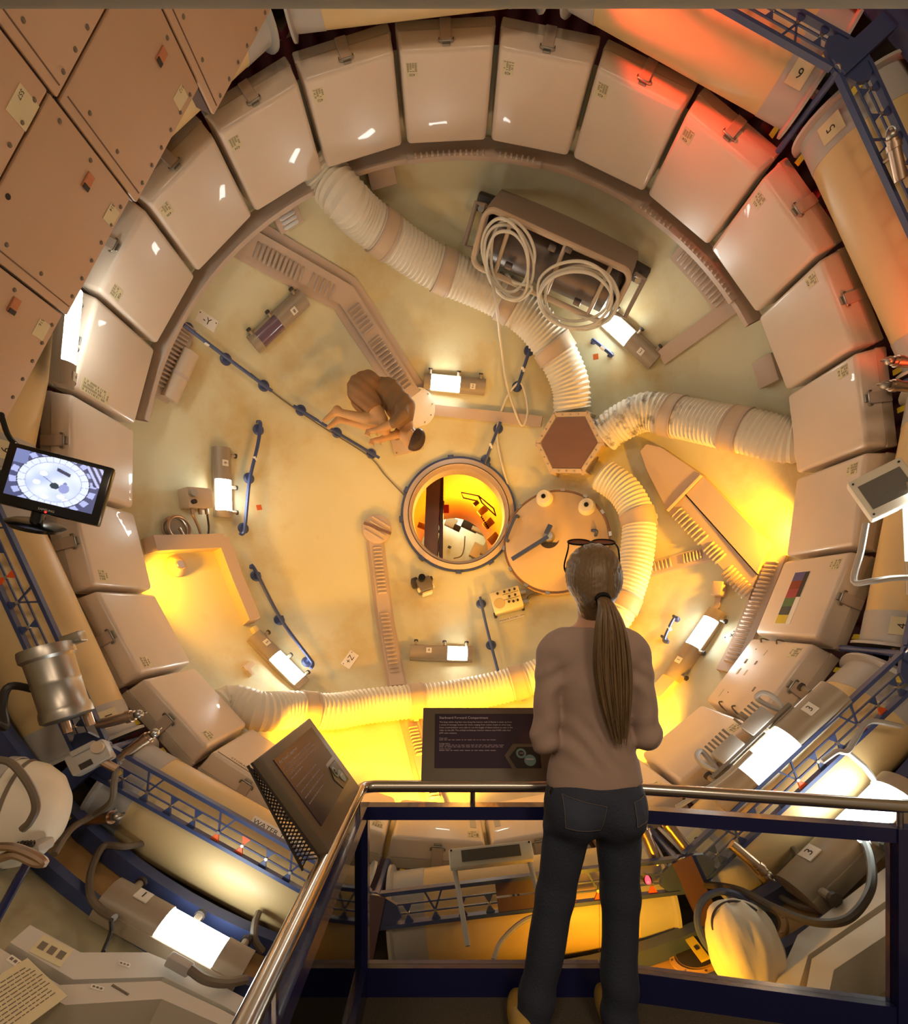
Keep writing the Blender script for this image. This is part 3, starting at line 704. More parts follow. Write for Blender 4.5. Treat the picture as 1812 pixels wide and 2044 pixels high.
for a in (-65, -95, -140, 180, 146, -8, 30):
    MB().rbox((0, 0, 0), (.07, .05, .05), .008, M=frame(ring_pt(a, .685, HY-.05), V((0, -1, 0)), ring_pt(a+3, .685, HY-.05)-ring_pt(a, .685, HY-.05))).build('clip', blue, t, world=True)
t = thing('docking_tunnel', 'golden lit tunnel seen through the open hatch', 'tunnel', T3(AXX, 7, AXZ))
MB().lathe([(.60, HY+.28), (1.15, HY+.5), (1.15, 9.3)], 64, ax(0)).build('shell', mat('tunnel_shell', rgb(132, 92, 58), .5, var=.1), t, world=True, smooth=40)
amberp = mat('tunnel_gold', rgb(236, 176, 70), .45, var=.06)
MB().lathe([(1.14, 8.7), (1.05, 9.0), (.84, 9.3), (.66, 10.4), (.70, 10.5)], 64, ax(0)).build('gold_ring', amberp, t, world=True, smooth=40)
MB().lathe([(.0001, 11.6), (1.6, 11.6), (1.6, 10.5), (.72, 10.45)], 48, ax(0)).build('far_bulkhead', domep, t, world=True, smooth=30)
MB().bar(at(858, 1150, 7.9), at(866, 950, 7.9), .2, .3, (0, 1, 0)).build('beam', duct, t, world=True, smooth=0)
MB().bar(at(880, 1150, 8.0), at(882, 950, 8.0), .05, .3, (0, 1, 0)).build('beam', bronze, t, world=True, smooth=0)
for a, b in [((861, 1005), (880, 1052)), ((856, 1075), (880, 1058)), ((879, 990), (878, 1110)), ((885, 1000), (880, 1050)), ((872, 1110), (880, 1060)), ((872, 975), (879, 1040))]:
    MB().cyl(at(*a, 7.9), at(*b, 7.9), .016, seg=6).build('rod', duct, t, world=True)
MB().box((0, 0, 0), (.1, .02, .14), T3(*at(890, 1016, 8.9))).build('red_placard', mat('red_placard', rgb(196, 40, 22), .5, var=0), t, world=True)
for (x, y, y0, s, mm) in [(900, 1043, 10.9, (.22, .2, .2), greyp), (912, 1054, 10.8, (.14, .2, .1), dark), (938, 1050, 10.9, (.34, .2, .16), dark), (955, 1060, 10.8, (.3, .2, .08), greyp), (950, 1100, 11.2, (.2, .3, .3), hose), (970, 1095, 11.0, (.14, .3, .3), greyp), (897, 1092, 11.5, (.07, .03, .06), rubberdk), (944, 1112, 11.5, (.07, .03, .07), rubberdk)]:
    MB().rbox((0, 0, 0), s, .01, M=T3(*at(x, y, y0)) @ RY(25)).build('equipment', mm, t, world=True)
for (x, y, s) in [(963, 1020, .16), (975, 1045, .18), (985, 1075, .2), (950, 1005, .10), (842, 1050, .14)]:
    MB().rbox((0, 0, 0), (s, .06, s*.7), .01, M=T3(*at(x, y, 8.9)) @ RY(-40 if x > 900 else 20)).build('switch_panel', amberp if x != 950 else bronze, t, world=True)
for i in range(7): MB().cyl(at(961+2.3*i, 1032+3.6*i, 8.85), at(961+2.3*i, 1032+3.6*i, 8.80), .016, seg=8).build('switch', dark, t, world=True)
for pts in ([(920, 983), (955, 990), (952, 1000), (925, 994)], [(955, 990), (985, 1015), (990, 1030), (962, 1004)]):
    MB().tube([at(x, y, 8.6) for x, y in pts], .012, 6, closed=True).build('grab_loop', bronze, t, world=True)
MB().tube(smooth_path([at(928, 1070, 11), at(926, 1095, 11), at(920, 1110, 11), at(905, 1115, 11)], 5), .012, 6).build('cable', rubber, t, world=True)
MB().text('AIRLOCK MODULE', .075, frame(ring_pt(-4, 1.10, 8.2), V((0, -.6, -.8)), V((1, 0, 0)))).build('lettering', ink, t, world=True, smooth=0)
lamp('tunnel_light', 'POINT', (AXX+.15, 8.95, AXZ+.45), (0, 9, 0), 55, (1, .5, .06), .1)
lamp('tunnel_light', 'POINT', (AXX, 10.9, AXZ+.75), (0, 9, 0), 60, (1, .95, .8), .1)
# hatch cover, swung open
F = domeframe(1112, 1087, 1, 0, .16)
t = thing('hatch_cover', 'round tan hatch cover with blue levers swung open beside the hatch', 'hatch cover', F)
MB().lathe([(.0001, .02), (.57, .02), (.60, .0), (.615, -.03), (.615, -.10), (.58, -.13), (.0001, -.13)], 64).build('disc', mat('cover_tan', rgb(206, 176, 136), .45, var=.05), t)
MB().lathe([(.585, .022), (.60, .026), (.605, .01)], 64).build('rim_seal', bronze, t)
for i in range(14):
    a = 2*math.pi*(i+.3)/14; MB().box((0, 0, 0), (.03, .05, .03), T3(.6*math.cos(a), .6*math.sin(a), .012) @ RZ(math.degrees(a))).build('rim_clip', alum, t)
for x, y in ((-.15, .50), (.33, .39)):
    k = MB().lathe([(.0001, .11), (.075, .105), (.092, .06), (.098, .02)], 24, T3(x, y, 0)).build('valve_cap', hose, t)
    MB().lathe([(.0001, .125), (.024, .125), (.028, .10)], 16, T3(x, y, 0)).build('valve_stem', black, k)
h = MB().lathe([(.0001, .12), (.05, .118), (.062, .09), (.062, .02)], 24, T3(-.07, .04, 0)).build('lever_hub', alum, t)
MB().bar((-.07, .03, .11), (-.47, -.23, .10), .045, .03).build('lever', blue, h, smooth=0)
MB().bar((-.09, .06, .13), (-.05, .16, .12), .05, .04).build('lever_knuckle', blue, h, smooth=0)
MB().prism([(.02, -.02)]+[(-.07+.115*math.cos(math.radians(a)), .03+.115*math.sin(math.radians(a))) for a in range(-160, -9, 15)], .02, .026).build('lever_shadow', rubberdk, h, smooth=0)  # dark half-disc painted as the shadow under the lever hub
for pts in ([(-.55, .0), (-.555, .03), (-.47, .27), (-.44, .29)], [(.44, .06), (.45, .10), (.40, .12)]):
    g = MB().tube(smooth_path([(x, y, .02 if i in (0, len(pts)-1) else .07) for i, (x, y) in enumerate(pts)], 5), .018, 8).build('grip', blue, t)
# ------------------------------------------------------------------ hexagonal duct box
F = domeframe(1147, 890, 1, .03)
t = thing('hexagonal_duct_box', 'tan hexagonal duct box with a brown front where the ribbed ducts meet', 'box', F)
H = .42; R1, R2 = .345, .37
hexa = lambda r: [(r*math.cos(math.radians(60*i+2)), r*math.sin(math.radians(60*i+2))) for i in range(6)]
b = MB(); b.add([(x, y, -.05) for x, y in hexa(R2)]+[(x, y, H) for x, y in hexa(R1)], [tuple(range(6))[::-1], tuple(range(6, 12))]+[(i, (i+1) % 6, 6+(i+1) % 6, 6+i) for i in range(6)])
b.build('casing', duct, t, smooth=0)
MB().prism(hexa(R1*.86), H, H+.012).build('front_plate', bronze, t, smooth=0)
for i in range(6):
    a, c = hexa(R1*.97)[i], hexa(R1*.97)[(i+1) % 6]
    e = MB().bar((*a, H+.004), (*c, H+.004), .045, .02).build('edge_strip', strapm, t, smooth=0)
    a2, a1 = hexa(R2*1.01)[i], hexa(R1*1.01)[i]
    MB().bar((*a2, 0), (*a1, H), .05, .03, (a2[0], a2[1], 0)).build('corner_strip', strapm, t, smooth=0)
    for f in (.25, .5, .75): MB().cyl((a[0]+(c[0]-a[0])*f, a[1]+(c[1]-a[1])*f, H+.01), (a[0]+(c[0]-a[0])*f, a[1]+(c[1]-a[1])*f, H+.02), .008, seg=6).build('rivet', alum, e)
# ------------------------------------------------------------------ bottle rack with two hose coils
F = domeframe(1120, 488, 140, 64, 0)
t = thing('bottle_rack', 'grey pressure bottle in a tubular rack under the top right lockers', 'rack', F)
gm = mat('bottle_grey', rgb(112, 100, 94), .38, .5, var=.08)
Lr = 1.42; z1 = .62
MB().tube([(-.66, -.02, .34), (-.60, -.02, .34), (.60, -.02, .34), (.66, -.02, .34)], [.12, .235, .235, .12], 28).build('bottle', gm, t, smooth=50)
rr = mat('rack_grey', rgb(150, 132, 118), .45, var=.06)
MB().box((0, .225, .30), (1.40, .02, .62)).build('top_shell', rr, t)
MB().box((0, -.225, .16), (1.40, .02, .30)).build('bottom_shell', rr, t)
for s in (-1, 1): MB().box((s*.70, 0, .22), (.02, .44, .44)).build('end_plate', rr, t)
def rrect(w, h, r, n=5):
    out = []
    for cx, cy, a0 in ((w-r, h-r, 0), (-w+r, h-r, 90), (-w+r, -h+r, 180), (w-r, -h+r, 270)):
        for i in range(n+1): a = math.radians(a0+90*i/n); out.append((cx+r*math.cos(a), cy+r*math.sin(a), z1))
    return out
MB().tube(rrect(.70, .235, .09), .026, 10, closed=True).build('front_frame', strapm, t)
for x in (-.46, .06, .50): MB().cyl((x, -.235, z1), (x, .235, z1), .020, seg=8).build('cross_tube', strapm, t)
for s in (-1, 1):
    br = MB().rbox((s*.80, .10, .14), (.16, .14, .12), .01).build('mount', rubberdk, t)
    MB().cyl((s*.80, .10, .2), (s*.80, .10, .32), .03, seg=10).build('valve', alum, br)
    MB().tube([(s*.74, -.16, .5), (s*.84, -.18, .45), (s*.84, .16, .4), (s*.74, .18, .45)], .022, 8).build('side_bar', rr, t)
for x, y in ((-.36, -.12), (.36, -.16), (-.04, .16), (.10, .2)): MB().rbox((x, y, z1), (.07, .05, .06), .01).build('bracket', gm, t)
Wf = F
def coil(label, cx, cy, rx, ry, turns, seed, tilt):
    rnd = random.Random(seed); pts = []
    for i in range(turns*14):
        a = 2*math.pi*i/14; k = 1+.06*math.sin(i*.37+seed); ph = i/14*.1
        pts.append(F @ V((cx+rx*k*math.cos(a+tilt)+rnd.uniform(-.012, .012)+.03*math.sin(i*.15), cy+ry*k*math.sin(a)+.03*math.cos(i*.21), z1+.05+.018*(i//14)+.02*math.sin(a*1.5))))
    pts += [F @ V((cx+.1, cy-ry*.6, z1+.02)), F @ V((cx, cy-.15, z1-.05))]
    o = MB().tube(smooth_path(pts, 4), .014, 7).build('coiled_hose', hose, smooth=60); tag(o, label, 'hose', 'hose coils on the bottle rack')
coil('cream hose coil hanging on the left half of the bottle rack', -.36, -.06, .24, .27, 4, 1, .35)
coil('cream hose coil hanging on the right half of the bottle rack', .33, -.10, .33, .26, 4, 2, -.15)
o = MB().tube(smooth_path([F @ V((-.50, -.24, .62)), at(990, 605, 4.9), dp(1000, 690, .12), dp(1012, 770, .10), dp(1040, 848, .06), dp(1053, 820, .06), dp(1043, 770, .08), dp(1030, 768, .1), dp(1008, 800, .05), dp(992, 860, .03), dp(1000, 920, .02), dp(1022, 1000, .02)], 8), .014, 7).build('umbilical_hose', hose, smooth=60)
tag(o, 'thin cream hose dangling from the bottle rack and looping by the blue handrail', 'hose')
o = MB().tube(smooth_path([dp(500, 745, .015), dp(560, 795, .015), dp(640, 850, .015), dp(735, 910, .015), dp(770, 950, .015), dp(808, 990, .015)], 6), .008, 6).build('tether_cord', rubber, smooth=60)
tag(o, 'thin cord running under the handrails to the hatch rim', 'cord')
# ------------------------------------------------------------------ small devices
F = domeframe(1012, 1205, 58, -16)
t = thing('intercom_box', 'cream speaker intercom box with dials near the hatch cover', 'intercom', F)
MB().rbox((0, 0, .08), (.34, .25, .18), .012).build('case', stick, t)
MB().lathe([(.0001, .176), (.062, .176), (.066, .168)], 20, T3(-.09, -.03, 0)).build('speaker_grille', mat('grille', rgb(188, 166, 128), .7, var=.2, vscale=80), t)
for x, y in ((-.08, .09), (0, .09), (.06, .09), (.12, .09), (.04, .02), (.11, .02), (.02, -.04), (.07, -.05), (.12, -.05)):
    MB().cyl((x, y, .168), (x, y, .19), .014, seg=8).build('knob', ink, t)
for y in (.06, -.005): MB().box((.06, y, .171), (.19, .004, .002)).build('panel_line', ink, t)
for x in (-.17, .16): MB().rbox((x, -.11, .03), (.03, .06, .05), .006).build('foot', rubberdk, t)
for y in (.06, -.06): MB().cyl((.16, y, .08), (.24, y, .08), .03, seg=10).build('plug', alum, t)
MB().box((0, -.19, .02), (.30, .04, .006)).build('name_plate', stickw, t, smooth=0)
MB().text('SPEAKER INTERCOM', .032, T3(0, -.19, .025)).build('lettering', ink, t, smooth=0)
o = MB().tube(smooth_path([F @ V((.22, -.06, .08)), dp(1060, 1188, .05), dp(1095, 1182, .04), dp(1140, 1180, .03)], 5), .016, 7).build('intercom_cable', rubber); tag(o, 'short cable leading right from the intercom box', 'cable')
F = domeframe(845, 1172, 30, -10)
t = thing('film_camera', 'small dark grey camera unit mounted below the hatch', 'camera', F)
MB().rbox((0, -.01, .10), (.17, .16, .2), .02).build('case', mat('camera_grey', rgb(104, 94, 84), .5, var=.1), t)
MB().cyl((-.02, .05, .2), (-.02, .05, .27), .04, seg=14).build('lens', black, t)
MB().rbox((-.09, .06, .08), (.08, .10, .16), .02).build('magazine', rubberdk, t)
MB().rbox((.09, .05, .06), (.07, .05, .1), .01).build('bracket', rubberdk, t)
for x in (-.09, .08): MB().rbox((x, -.06, .17), (.03, .05, .05), .01).build('tab', stick, t)
MB().rbox((0, -.11, .1), (.12, .03, .12), .006).build('base_plate', stick, t)
F = domeframe(381, 998, 1, .05)
t = thing('junction_box', 'tan electrical junction box left of the upright tube lamp', 'box', F)
MB().rbox((0, 0, .08), (.25, .19, .18), .01).build('case', strapm, t)
MB().cyl((-.10, .03, .2), (-.10, .03, .25), .035, seg=14).build('dial', alum, t)
MB().cyl((-.10, -.05, .2), (-.10, -.05, .24), .022, seg=12).build('button', ink, t)
for x in (-.06, .02, .09): MB().cyl((x, -.09, .1), (x, -.15, .1), .02, seg=8).build('plug', copper, t)
o = MB().tube(smooth_path([F @ V((-.06, -.15, .1)), F @ V((.0, -.3, .08)), F @ V((.05, -.48, .03))], 6), .014, 6).build('junction_cable', copper); tag(o, 'tan cable hanging below the junction box at its left', 'cable')
o = MB().tube(smooth_path([F @ V((.09, -.15, .1)), F @ V((.11, -.3, .06)), F @ V((.06, -.48, .03))], 6), .010, 6).build('junction_cable', rubberdk); tag(o, 'dark cable hanging below the junction box at its right', 'cable')
F = domeframe(345, 1058, 1, .05)
t = thing('valve_handwheel', 'copper coloured ring valve above the taupe ledge at left', 'valve', F)
MB().lathe([(.0001, .06), (.09, .06), (.1, .0)], 24).build('seat', lampbody, t)
MB().tube([(.11*math.cos(a), .11*math.sin(a), .1) for a in [2*math.pi*i/24 for i in range(24)]], .014, 8, closed=True).build('ring', copper, t)
MB().tube([(.12*math.cos(a), .12*math.sin(a), .03) for a in [2*math.pi*i/24 for i in range(24)]], .010, 8, closed=True).build('ring', copper, t)
MB().cyl((0, 0, .1), (.06, -.17, .12), .014, seg=8).build('lever', copper, t)
F = domeframe(350, 1131, 1, .05)
t = thing('round_port', 'small round brass port on the yellow lit dome at left', 'port', F)
MB().lathe([(.0001, .08), (.05, .08), (.07, .06), (.10, .03), (.105, 0)], 28).build('cap', strapm, t)
MB().lathe([(.0001, .085), (.035, .085), (.04, .078)], 20).build('boss', copper, t)
F = domeframe(348, 748, -22, 48)
t = thing('padded_roll', 'tan padded roll mounted beside the left louvered plate', 'roll', F)
MB().cyl((-.24, 0, .08), (.24, 0, .08), .075, seg=18).build('roll', strapm, t)
MB().cyl((-.015, 0, .08), (.015, 0, .08), .08, seg=18).build('strap', duct, t)
MB().rbox((0, 0, .02), (.44, .12, .05), .01).build('tray', bronze, t)
for (x, y, ux, uy, s, lab) in [(412, 640, 38, 26, '-Y', 'small white placard marked minus Y at upper left'), (698, 1317, 26, -36, '+Z', 'small grey placard marked plus Z above the bottom duct'), (1467, 1266, 14, -10, '+Y', 'small placard marked plus Y at lower right in the glow')]:
    F = domeframe(x, y, ux, uy); t = thing('axis_placard', lab, 'placard', F, 'axis placards on the dome')
    MB().box((0, 0, .004), (.2, .11, .008)).build('plate', stickw, t, smooth=0)
    MB().text(s, .085, T3(0, 0, .0095)).build('lettering', ink, t, smooth=0)
    for q in (-.085, .085): MB().cyl((q, .03, .008), (q, .03, .011), .006, seg=6).build('screw', ink, t)
for (x, y, lab) in [(517, 1013, 'orange square tag right of the upright handrail'), (1189, 712, 'orange square tag below the tiny blue grip')]:
    P, N = dome(x, y); o = MB().box((0, 0, 0), (.055, .055, .01), frame(P, N, V((1, 0, .2)))).build('square_tag', mat('tag_rust', rgb(196, 88, 30), .6, var=.05), smooth=0); tag(o, lab, 'tag', 'orange square tags')
F = domeframe(508, 1262, 20, 30)
t = thing('small_socket', 'small tan socket at the end of the slanting raceway', 'socket', F); MB().rbox((0, 0, .03), (.10, .06, .06), .008).build('case', stick, t); MB().cyl((.05, 0, .03), (.12, .0, .05), .012, seg=8).build('lead', copper, t)
F = domeframe(498, 1338, 20, 25)
t = thing('bracket_plate', 'small tan bent bracket left of the lower left lamp', 'bracket', F); MB().prism([(-.06, -.05), (.06, -.05), (.06, 0), (0, .0), (-.02, .07), (-.06, .07)], 0, .03).build('plate', strapm, t); MB().box((.03, -.05, .03), (.06, .02, .06)).build('lip', strapm, t)
F = domeframe(1440, 1180, 10, -40)
t = thing('lamp_bracket', 'small tan bracket box above the lower right lamp', 'bracket', F); MB().rbox((0, 0, .05), (.14, .10, .1), .01).build('case', strapm, t); MB().box((-.12, 0, .02), (.16, .05, .02)).build('arm', duct, t)
F = domeframe(812, 885, 40, -10)
t = thing('wall_plate', 'square taupe plate behind the head of the tucked figure', 'plate', F); MB().rbox((0, 0, .015), (.36, .22, .05), .006).build('plate', duct, t)
for x in (-.15, .15):
    for y in (-.08, .08): MB().cyl((x, y, .04), (x, y, .047), .008, seg=6).build('screw', alum, t)
# ================================================================== brown wall panels at upper left
pn, pt_, pc = V((.88, 0, -.475)), V((.475, 0, .88)), -2.47
def pmat(tau, y): 
    o = pt_*tau + pn*pc + V((0, y, CAMZ))
    x = -pt_; z = pn
    return Matrix(((x.x, 0, z.x, o.x), (0, 1, 0, o.y), (x.z, 0, z.z, o.z), (0, 0, 0, 1)))
def pp(px, py):
    d = ray(px, py); t = pc/d.dot(pn); p = d*t; return p.dot(pt_), p.y
SP = .707; AL = .576
cols_ = [(1.824, 3.0), (1.117, 2.83), (.41, 2.785), (-.297, 2.76)]
names = {(0, 0): 'brown wall panel nearest the top lockers, at its lower edge', (1, 0): 'brown wall panel with an orange latch beside the 8 tank', (2, 0): 'brown wall panel second from the television, with a latch',
         (3, 0): 'brown wall panel just above the television', (1, 1): 'brown wall panel in the top left corner with a black hole', (2, 1): 'brown wall panel at the left edge with a large blank sticker', (3, 1): 'brown wall panel cut by the left edge', (0, 1): 'brown wall panel cut by the grey beam at the top',
         }
stickers = {(2, 1): (45, 215, .12, .10, '557'), (1, 0): (360, 195, .09, .07, '512'), (2, 0): (222, 430, .09, .07, '514'), (3, 0): (82, 658, .09, .07, '516')}
latches = {(1, 0): (322, 112), (2, 0): (175, 362), (3, 0): (27, 610)}
for ci, (t0, yf) in enumerate(cols_):
    for ri in range(2):
        yc = yf-AL*(ri+.5); tc = t0+SP/2
        M = pmat(tc, yc)
        t = thing('wall_panel', names[(ci, ri)], 'panel', M, 'brown equipment panels')
        MB().rbox((0, 0, -.012), (SP-.012, AL-.012, .024), .008, 2).build('sheet', panelp, t)
        MB().box((0, 0, -.07), (SP-.004, AL-.004, .09)).build('carcass', mat('carcass', rgb(92, 66, 56), .6, var=.1), t, smooth=0)
        MB().box((SP/2-.05, 0, .001), (.006, AL-.05, .004)).build('seam', mat('seam', rgb(104, 76, 60), .6, var=0), t, smooth=0)
        bolt = None
        pos = [(-SP/2+.08+i*.105, AL/2-.035) for i in range(6)]+[(-SP/2+.05, y) for y in (-.2, 0)]+[(SP/2-.09, -.15), (SP/2-.09, .05)]
        for (x, y) in pos:
            if bolt is None:
                bolt = MB().lathe([(.0001, .006), (.006, .006), (.011, 0)], 10, T3(0, 0, 0)).build('bolt', rubber, t); bolt.location = (x, y, 0)
            else: inst(bolt, 'bolt', t, T3(x, y, 0))
        MB().lathe([(.0001, .001), (.013, .001)], 12, T3(-SP/2+.03 if ci % 2 else .1, -AL/2+.05, 0)).build('hole', dark, t)
        Mi = M.inverted()
        if (ci, ri) in stickers:
            a, b, w, h, s = stickers[(ci, ri)]; tau, yy = pp(a, b); L = Mi @ (pt_*tau+pn*pc+V((0, yy, CAMZ)))
            F = T3(L.x, L.y, .001)
            sk = MB().box((0, 0, 0), (w, h, .002), F).build('sticker', stick, t, smooth=0)
            MB().text(s, .025, F @ T3(-.03, -h*.3, .0016)).build('number', ink, sk, smooth=0)
        if (ci, ri) in latches:
            tau, yy = pp(*latches[(ci, ri)]); L = Mi @ (pt_*tau+pn*pc+V((0, yy, CAMZ)))
            lt = MB().rbox((L.x, L.y, .003), (.075, .042, .008), .002, 1).build('latch', mat('latch_orange', rgb(186, 112, 66), .5, var=.05), t)
            MB().box((L.x+.028, L.y, .008), (.022, .036, .004)).build('latch_tongue', ink, lt, smooth=0)
# lamp glimpsed between the panels and the lockers
P = at(116, 668, 3.42)
fixture('lit tube lamp glimpsed between the brown panels and the left lockers', frame(P, V((.75, .25, -.1)), V((-.42, 0, -.9))), (-.30, .16), L=.62, W=.16, num='9', group='tube lamps by the wall')
# ================================================================== railing
t = thing('railing', 'navy glass railing with a stainless handrail round the viewing platform', 'railing', T3(.3, 2.04, 0))
C0, C1, C2, C3 = V((-.325, 2.04, 0)), V((.585, 2.04, 0)), V((1.56, 1.834, 0)), V((2.0, 1.80, 0)); Cn = V((-.325, -.5, 0))
up = lambda p, z: V((p.x, p.y, z))
HZ = .79
MB().tube([up(Cn, HZ), up(C0, HZ)+V((0, -.05, 0)), up(C0, HZ)+V((.015, -.012, 0)), up(C0, HZ)+V((.05, 0, 0)), up(C1, HZ), up(C2, HZ), up(C3, HZ)], .0225, 16).build('handrail', steel, t, world=True, smooth=60)
for a, b in ((Cn, C0), (C0, C1), (C1, C2), (C2, C3)):
    MB().bar(up(a, .695), up(b, .695), .05, .05).build('top_beam', bluedk, t, world=True, smooth=0)
    MB().bar(up(a, .055), up(b, .055), .05, .11).build('kick_board', bluedk, t, world=True, smooth=0)
    MB().bar(up(a, .3875), up(b, .3875), .006, .555).build('glass_pane', pane, t, world=True, smooth=0)
for p in (C0, C2, V((-.325, .9, 0))):
    MB().box((p.x, p.y, .36), (.055, .055, .72)).build('post', bluedk, t, world=True, smooth=0)
for p in (V((-.325, 1.0, 0)), V((.1, 2.04, 0)), C1, C2, V((-.325, 1.95, 0))):
    MB().cyl(up(p, .71), up(p, HZ-.01), .010, seg=8).build('standoff', steel, t, world=True)
# ================================================================== sign panels
def sign(label, F, lines, rot):
    t = thing('sign_panel', label, 'sign', F, 'sign panels on the handrail')
    w, h = .52, .315
    MB().rbox((0, h/2, -.015), (w, h, .03), .004).build('casing', signm, t)
    x0, x1, y0, y1 = -w/2+.05, w/2-.055, .058, h-.03
    poly = [(x0, y0), (x1-.115, y0), (x1-.14, y0+.05), (x1-.105, y0+.10), (x1, y0+.10), (x1, y1), (x0, y1)]
    MB().prism(poly, .0005, .003).build('dark_face', signface, t, smooth=0)
    pic = MB().prism([(x1-.098, y0), (x1, y0), (x1, y0+.085), (x1-.088, y0+.085), (x1-.122, y0+.045)], .0005, .003).build('picture', mat('pic_dark', rgb(22, 20, 18), .4, var=0), t, smooth=0)
    teal = mat('gear_teal', rgb(110, 140, 140), .4, var=.1)
    for cx, cy, r in ((x1-.075, y0+.058, .02), (x1-.042, y0+.03, .023)):
        MB().lathe([(.0001, .0045), (r, .0045)], 20, T3(cx, cy, 0)).build('gear', teal, pic, smooth=0)
    MB().lathe([(.0001, .0052), (.012, .0052)], 16, T3(x1-.075, y0+.058, 0)).build('gear_hub', ink, pic, smooth=0)
    txm = mat('sign_text', rgb(196, 182, 190), .6, var=0)
    MB().text('114', .010, T3(x1-.075, y0+.058, .0058)).build('gear_number', txm, pic, smooth=0)
    MB().box((x1-.042, y0+.034, .005), (.03, .005, .001), None).build('gear_bar', txm, pic, smooth=0)
    def left(s, size, y, x=x0+.018):
        me = TXT[s]; mn = min(v.co.x for v in me.vertices)
        MB().text(s, size, T3(x-mn*size, y, .0036)).build('lettering', txm, t, smooth=0)
    if lines is SIGN1:
        left(lines[0], .0145, y1-.018)
        for i, s in enumerate(lines[1:6]): left(s, .0092, y1-.037-.0118*i)
        for i, s in enumerate(lines[6:9]): left(s, .0065, y1-.106-.022*i)
    else: left(lines[0], .0145, y1-.018)
    rows = [(.113, .22), (.135, .24), (.142, .24), (.157, .22)] if lines is SIGN1 else [(.037, .3), (.049, .31), (.061, .30), (.073, .12), (.10, .2), (.12, .22), (.14, .22), (.16, .16)]
    b = MB()
    for dy, L in rows:
        x = x0+.018
        while x < x0+.018+L:
            k = random.uniform(.006, .022); b.box((x+k/2, y1-dy, .0034), (k, .0035, .0006)); x += k+.004
    b.build('fine_print', mat('sign_small_text', rgb(140, 120, 136), .6, var=0), t, smooth=0)['kind'] = 'stuff'
    for s in (-1, 1):
        b = MB(); x = s*(w/2-.002)
        n = 26
        for i in range(n):
            for sg in (-1, 1):
                y = h*i/n; a = V((x, y, -.03)); yq = y+sg*.03; q = V((x, yq, -.042-.045*(1-yq/h)))
                if 0 <= q.y <= h: b.bar(a, q, .0035, .004, (1, 0, 0))
        b.bar((x, 0, -.087), (x, h, -.042), .006, .006, (1, 0, 0)); b.box((x, h/2, -.03), (.006, h, .006))
        b.build('perforated_side', mat('sign_mesh', rgb(46, 38, 32), .5, var=0), t, smooth=0)['kind'] = 'stuff'
    MB().rbox((0, .03, -.06), (.3, .05, .06), .005).build('bracket', signm, t)
sx = .585
sign('dark framed sign panel about the starboard compartment left of the woman', Matrix(((1, 0, 0, .163), (0, sx, -.81, 2.03), (0, .81, sx, .805), (0, 0, 0, 1))), SIGN1, 0)
sign('tilted sign panel with glare at the left corner of the railing', Matrix(((0, -sx, .81, -.315), (1, 0, 0, 1.69), (0, .81, sx, .815), (0, 0, 0, 1))), SIGN2, 1)
# ================================================================== television
P = at(108, 966, 2.35)
X = V((.955, .18, -.215)); N = V((.26, -.96, .06))
F = frame(P, N, X)
t = thing('television', 'black flat television at left showing a pale picture of the dome', 'television', F)
MB().rbox((0, 0, -.02), (.415, .275, .04), .008).build('bezel', black, t)
def paint(u, v):
    du, dv = u+.02, (v+.03)*1.02; rr_ = math.hypot(du*.97, dv*1.18); an = math.degrees(math.atan2(du, dv))
    c = [205, 214, 250]
    if rr_ > .80: c = [78, 82, 120] if (math.sin(an*.35+2) > .2 or rr_ > .95) else [178, 186, 236]
    elif rr_ > .775: c = [60, 60, 88]
    elif rr_ > .62:
        c = [226, 234, 255]
        if (an/14.4) % 1 < .07: c = [150, 160, 205]
    elif rr_ > .60: c = [170, 180, 220]
    else:
        h = math.sin(u*9+1)*math.cos(v*11)+math.sin(u*5-v*7); c = [214+h*14, 224+h*12, 255]
        if math.hypot(u-.02, (v+.12)*1.3) < .105: c = [44, 62, 72]
        elif math.hypot(u-.24, (v+.14)) < .12: c = [150, 158, 210]
        elif math.hypot(u-.24, (v+.02)) < .05: c = [120, 132, 180]
        elif abs(v-.28+.28*(u-.12)) < .045 and -.02 < u < .30: c = [58, 60, 84]
        elif abs(v-.02+.55*(u+.2)) < .012 and -.3 < u < -.02: c = [120, 130, 170]
        for a, b in ((-.38, -.12), (-.28, .13), (-.13, -.45), (.36, -.44), (.22, -.36)):
            if math.hypot((u-a)*.7, v-b) < .06: c = [255, 255, 255]
    if u > .6 and v > .1 and rr_ > .86: c = [58, 56, 92] if math.sin(u*40+v*30) > 0 else [190, 196, 240]
    if u < -.7 and v > .25: c = [120, 130, 180]
    return [lin(max(0, min(255, x))) for x in c]
nx, ny = 130, 84; sw, sh = .345, .208
vs = [(-sw/2+sw*i/nx, -sh/2+sh*j/ny+.012, .0008) for j in range(ny+1) for i in range(nx+1)]
fs = [(j*(nx+1)+i, j*(nx+1)+i+1, (j+1)*(nx+1)+i+1, (j+1)*(nx+1)+i) for j in range(ny) for i in range(nx)]
so = MB().add(vs, fs).build('screen', bpy.data.materials.new('screen_picture'), t, smooth=0)
ca = so.data.color_attributes.new('picture', 'FLOAT_COLOR', 'POINT')
buf = []
for (x, y, z) in vs: buf += paint(2*x/sw, 2*(y-.012)/sw)+[1]
ca.data.foreach_set('color', buf)
sm = so.data.materials[0]; sm.use_nodes = True; nt = sm.node_tree; p = nt.nodes['Principled BSDF']
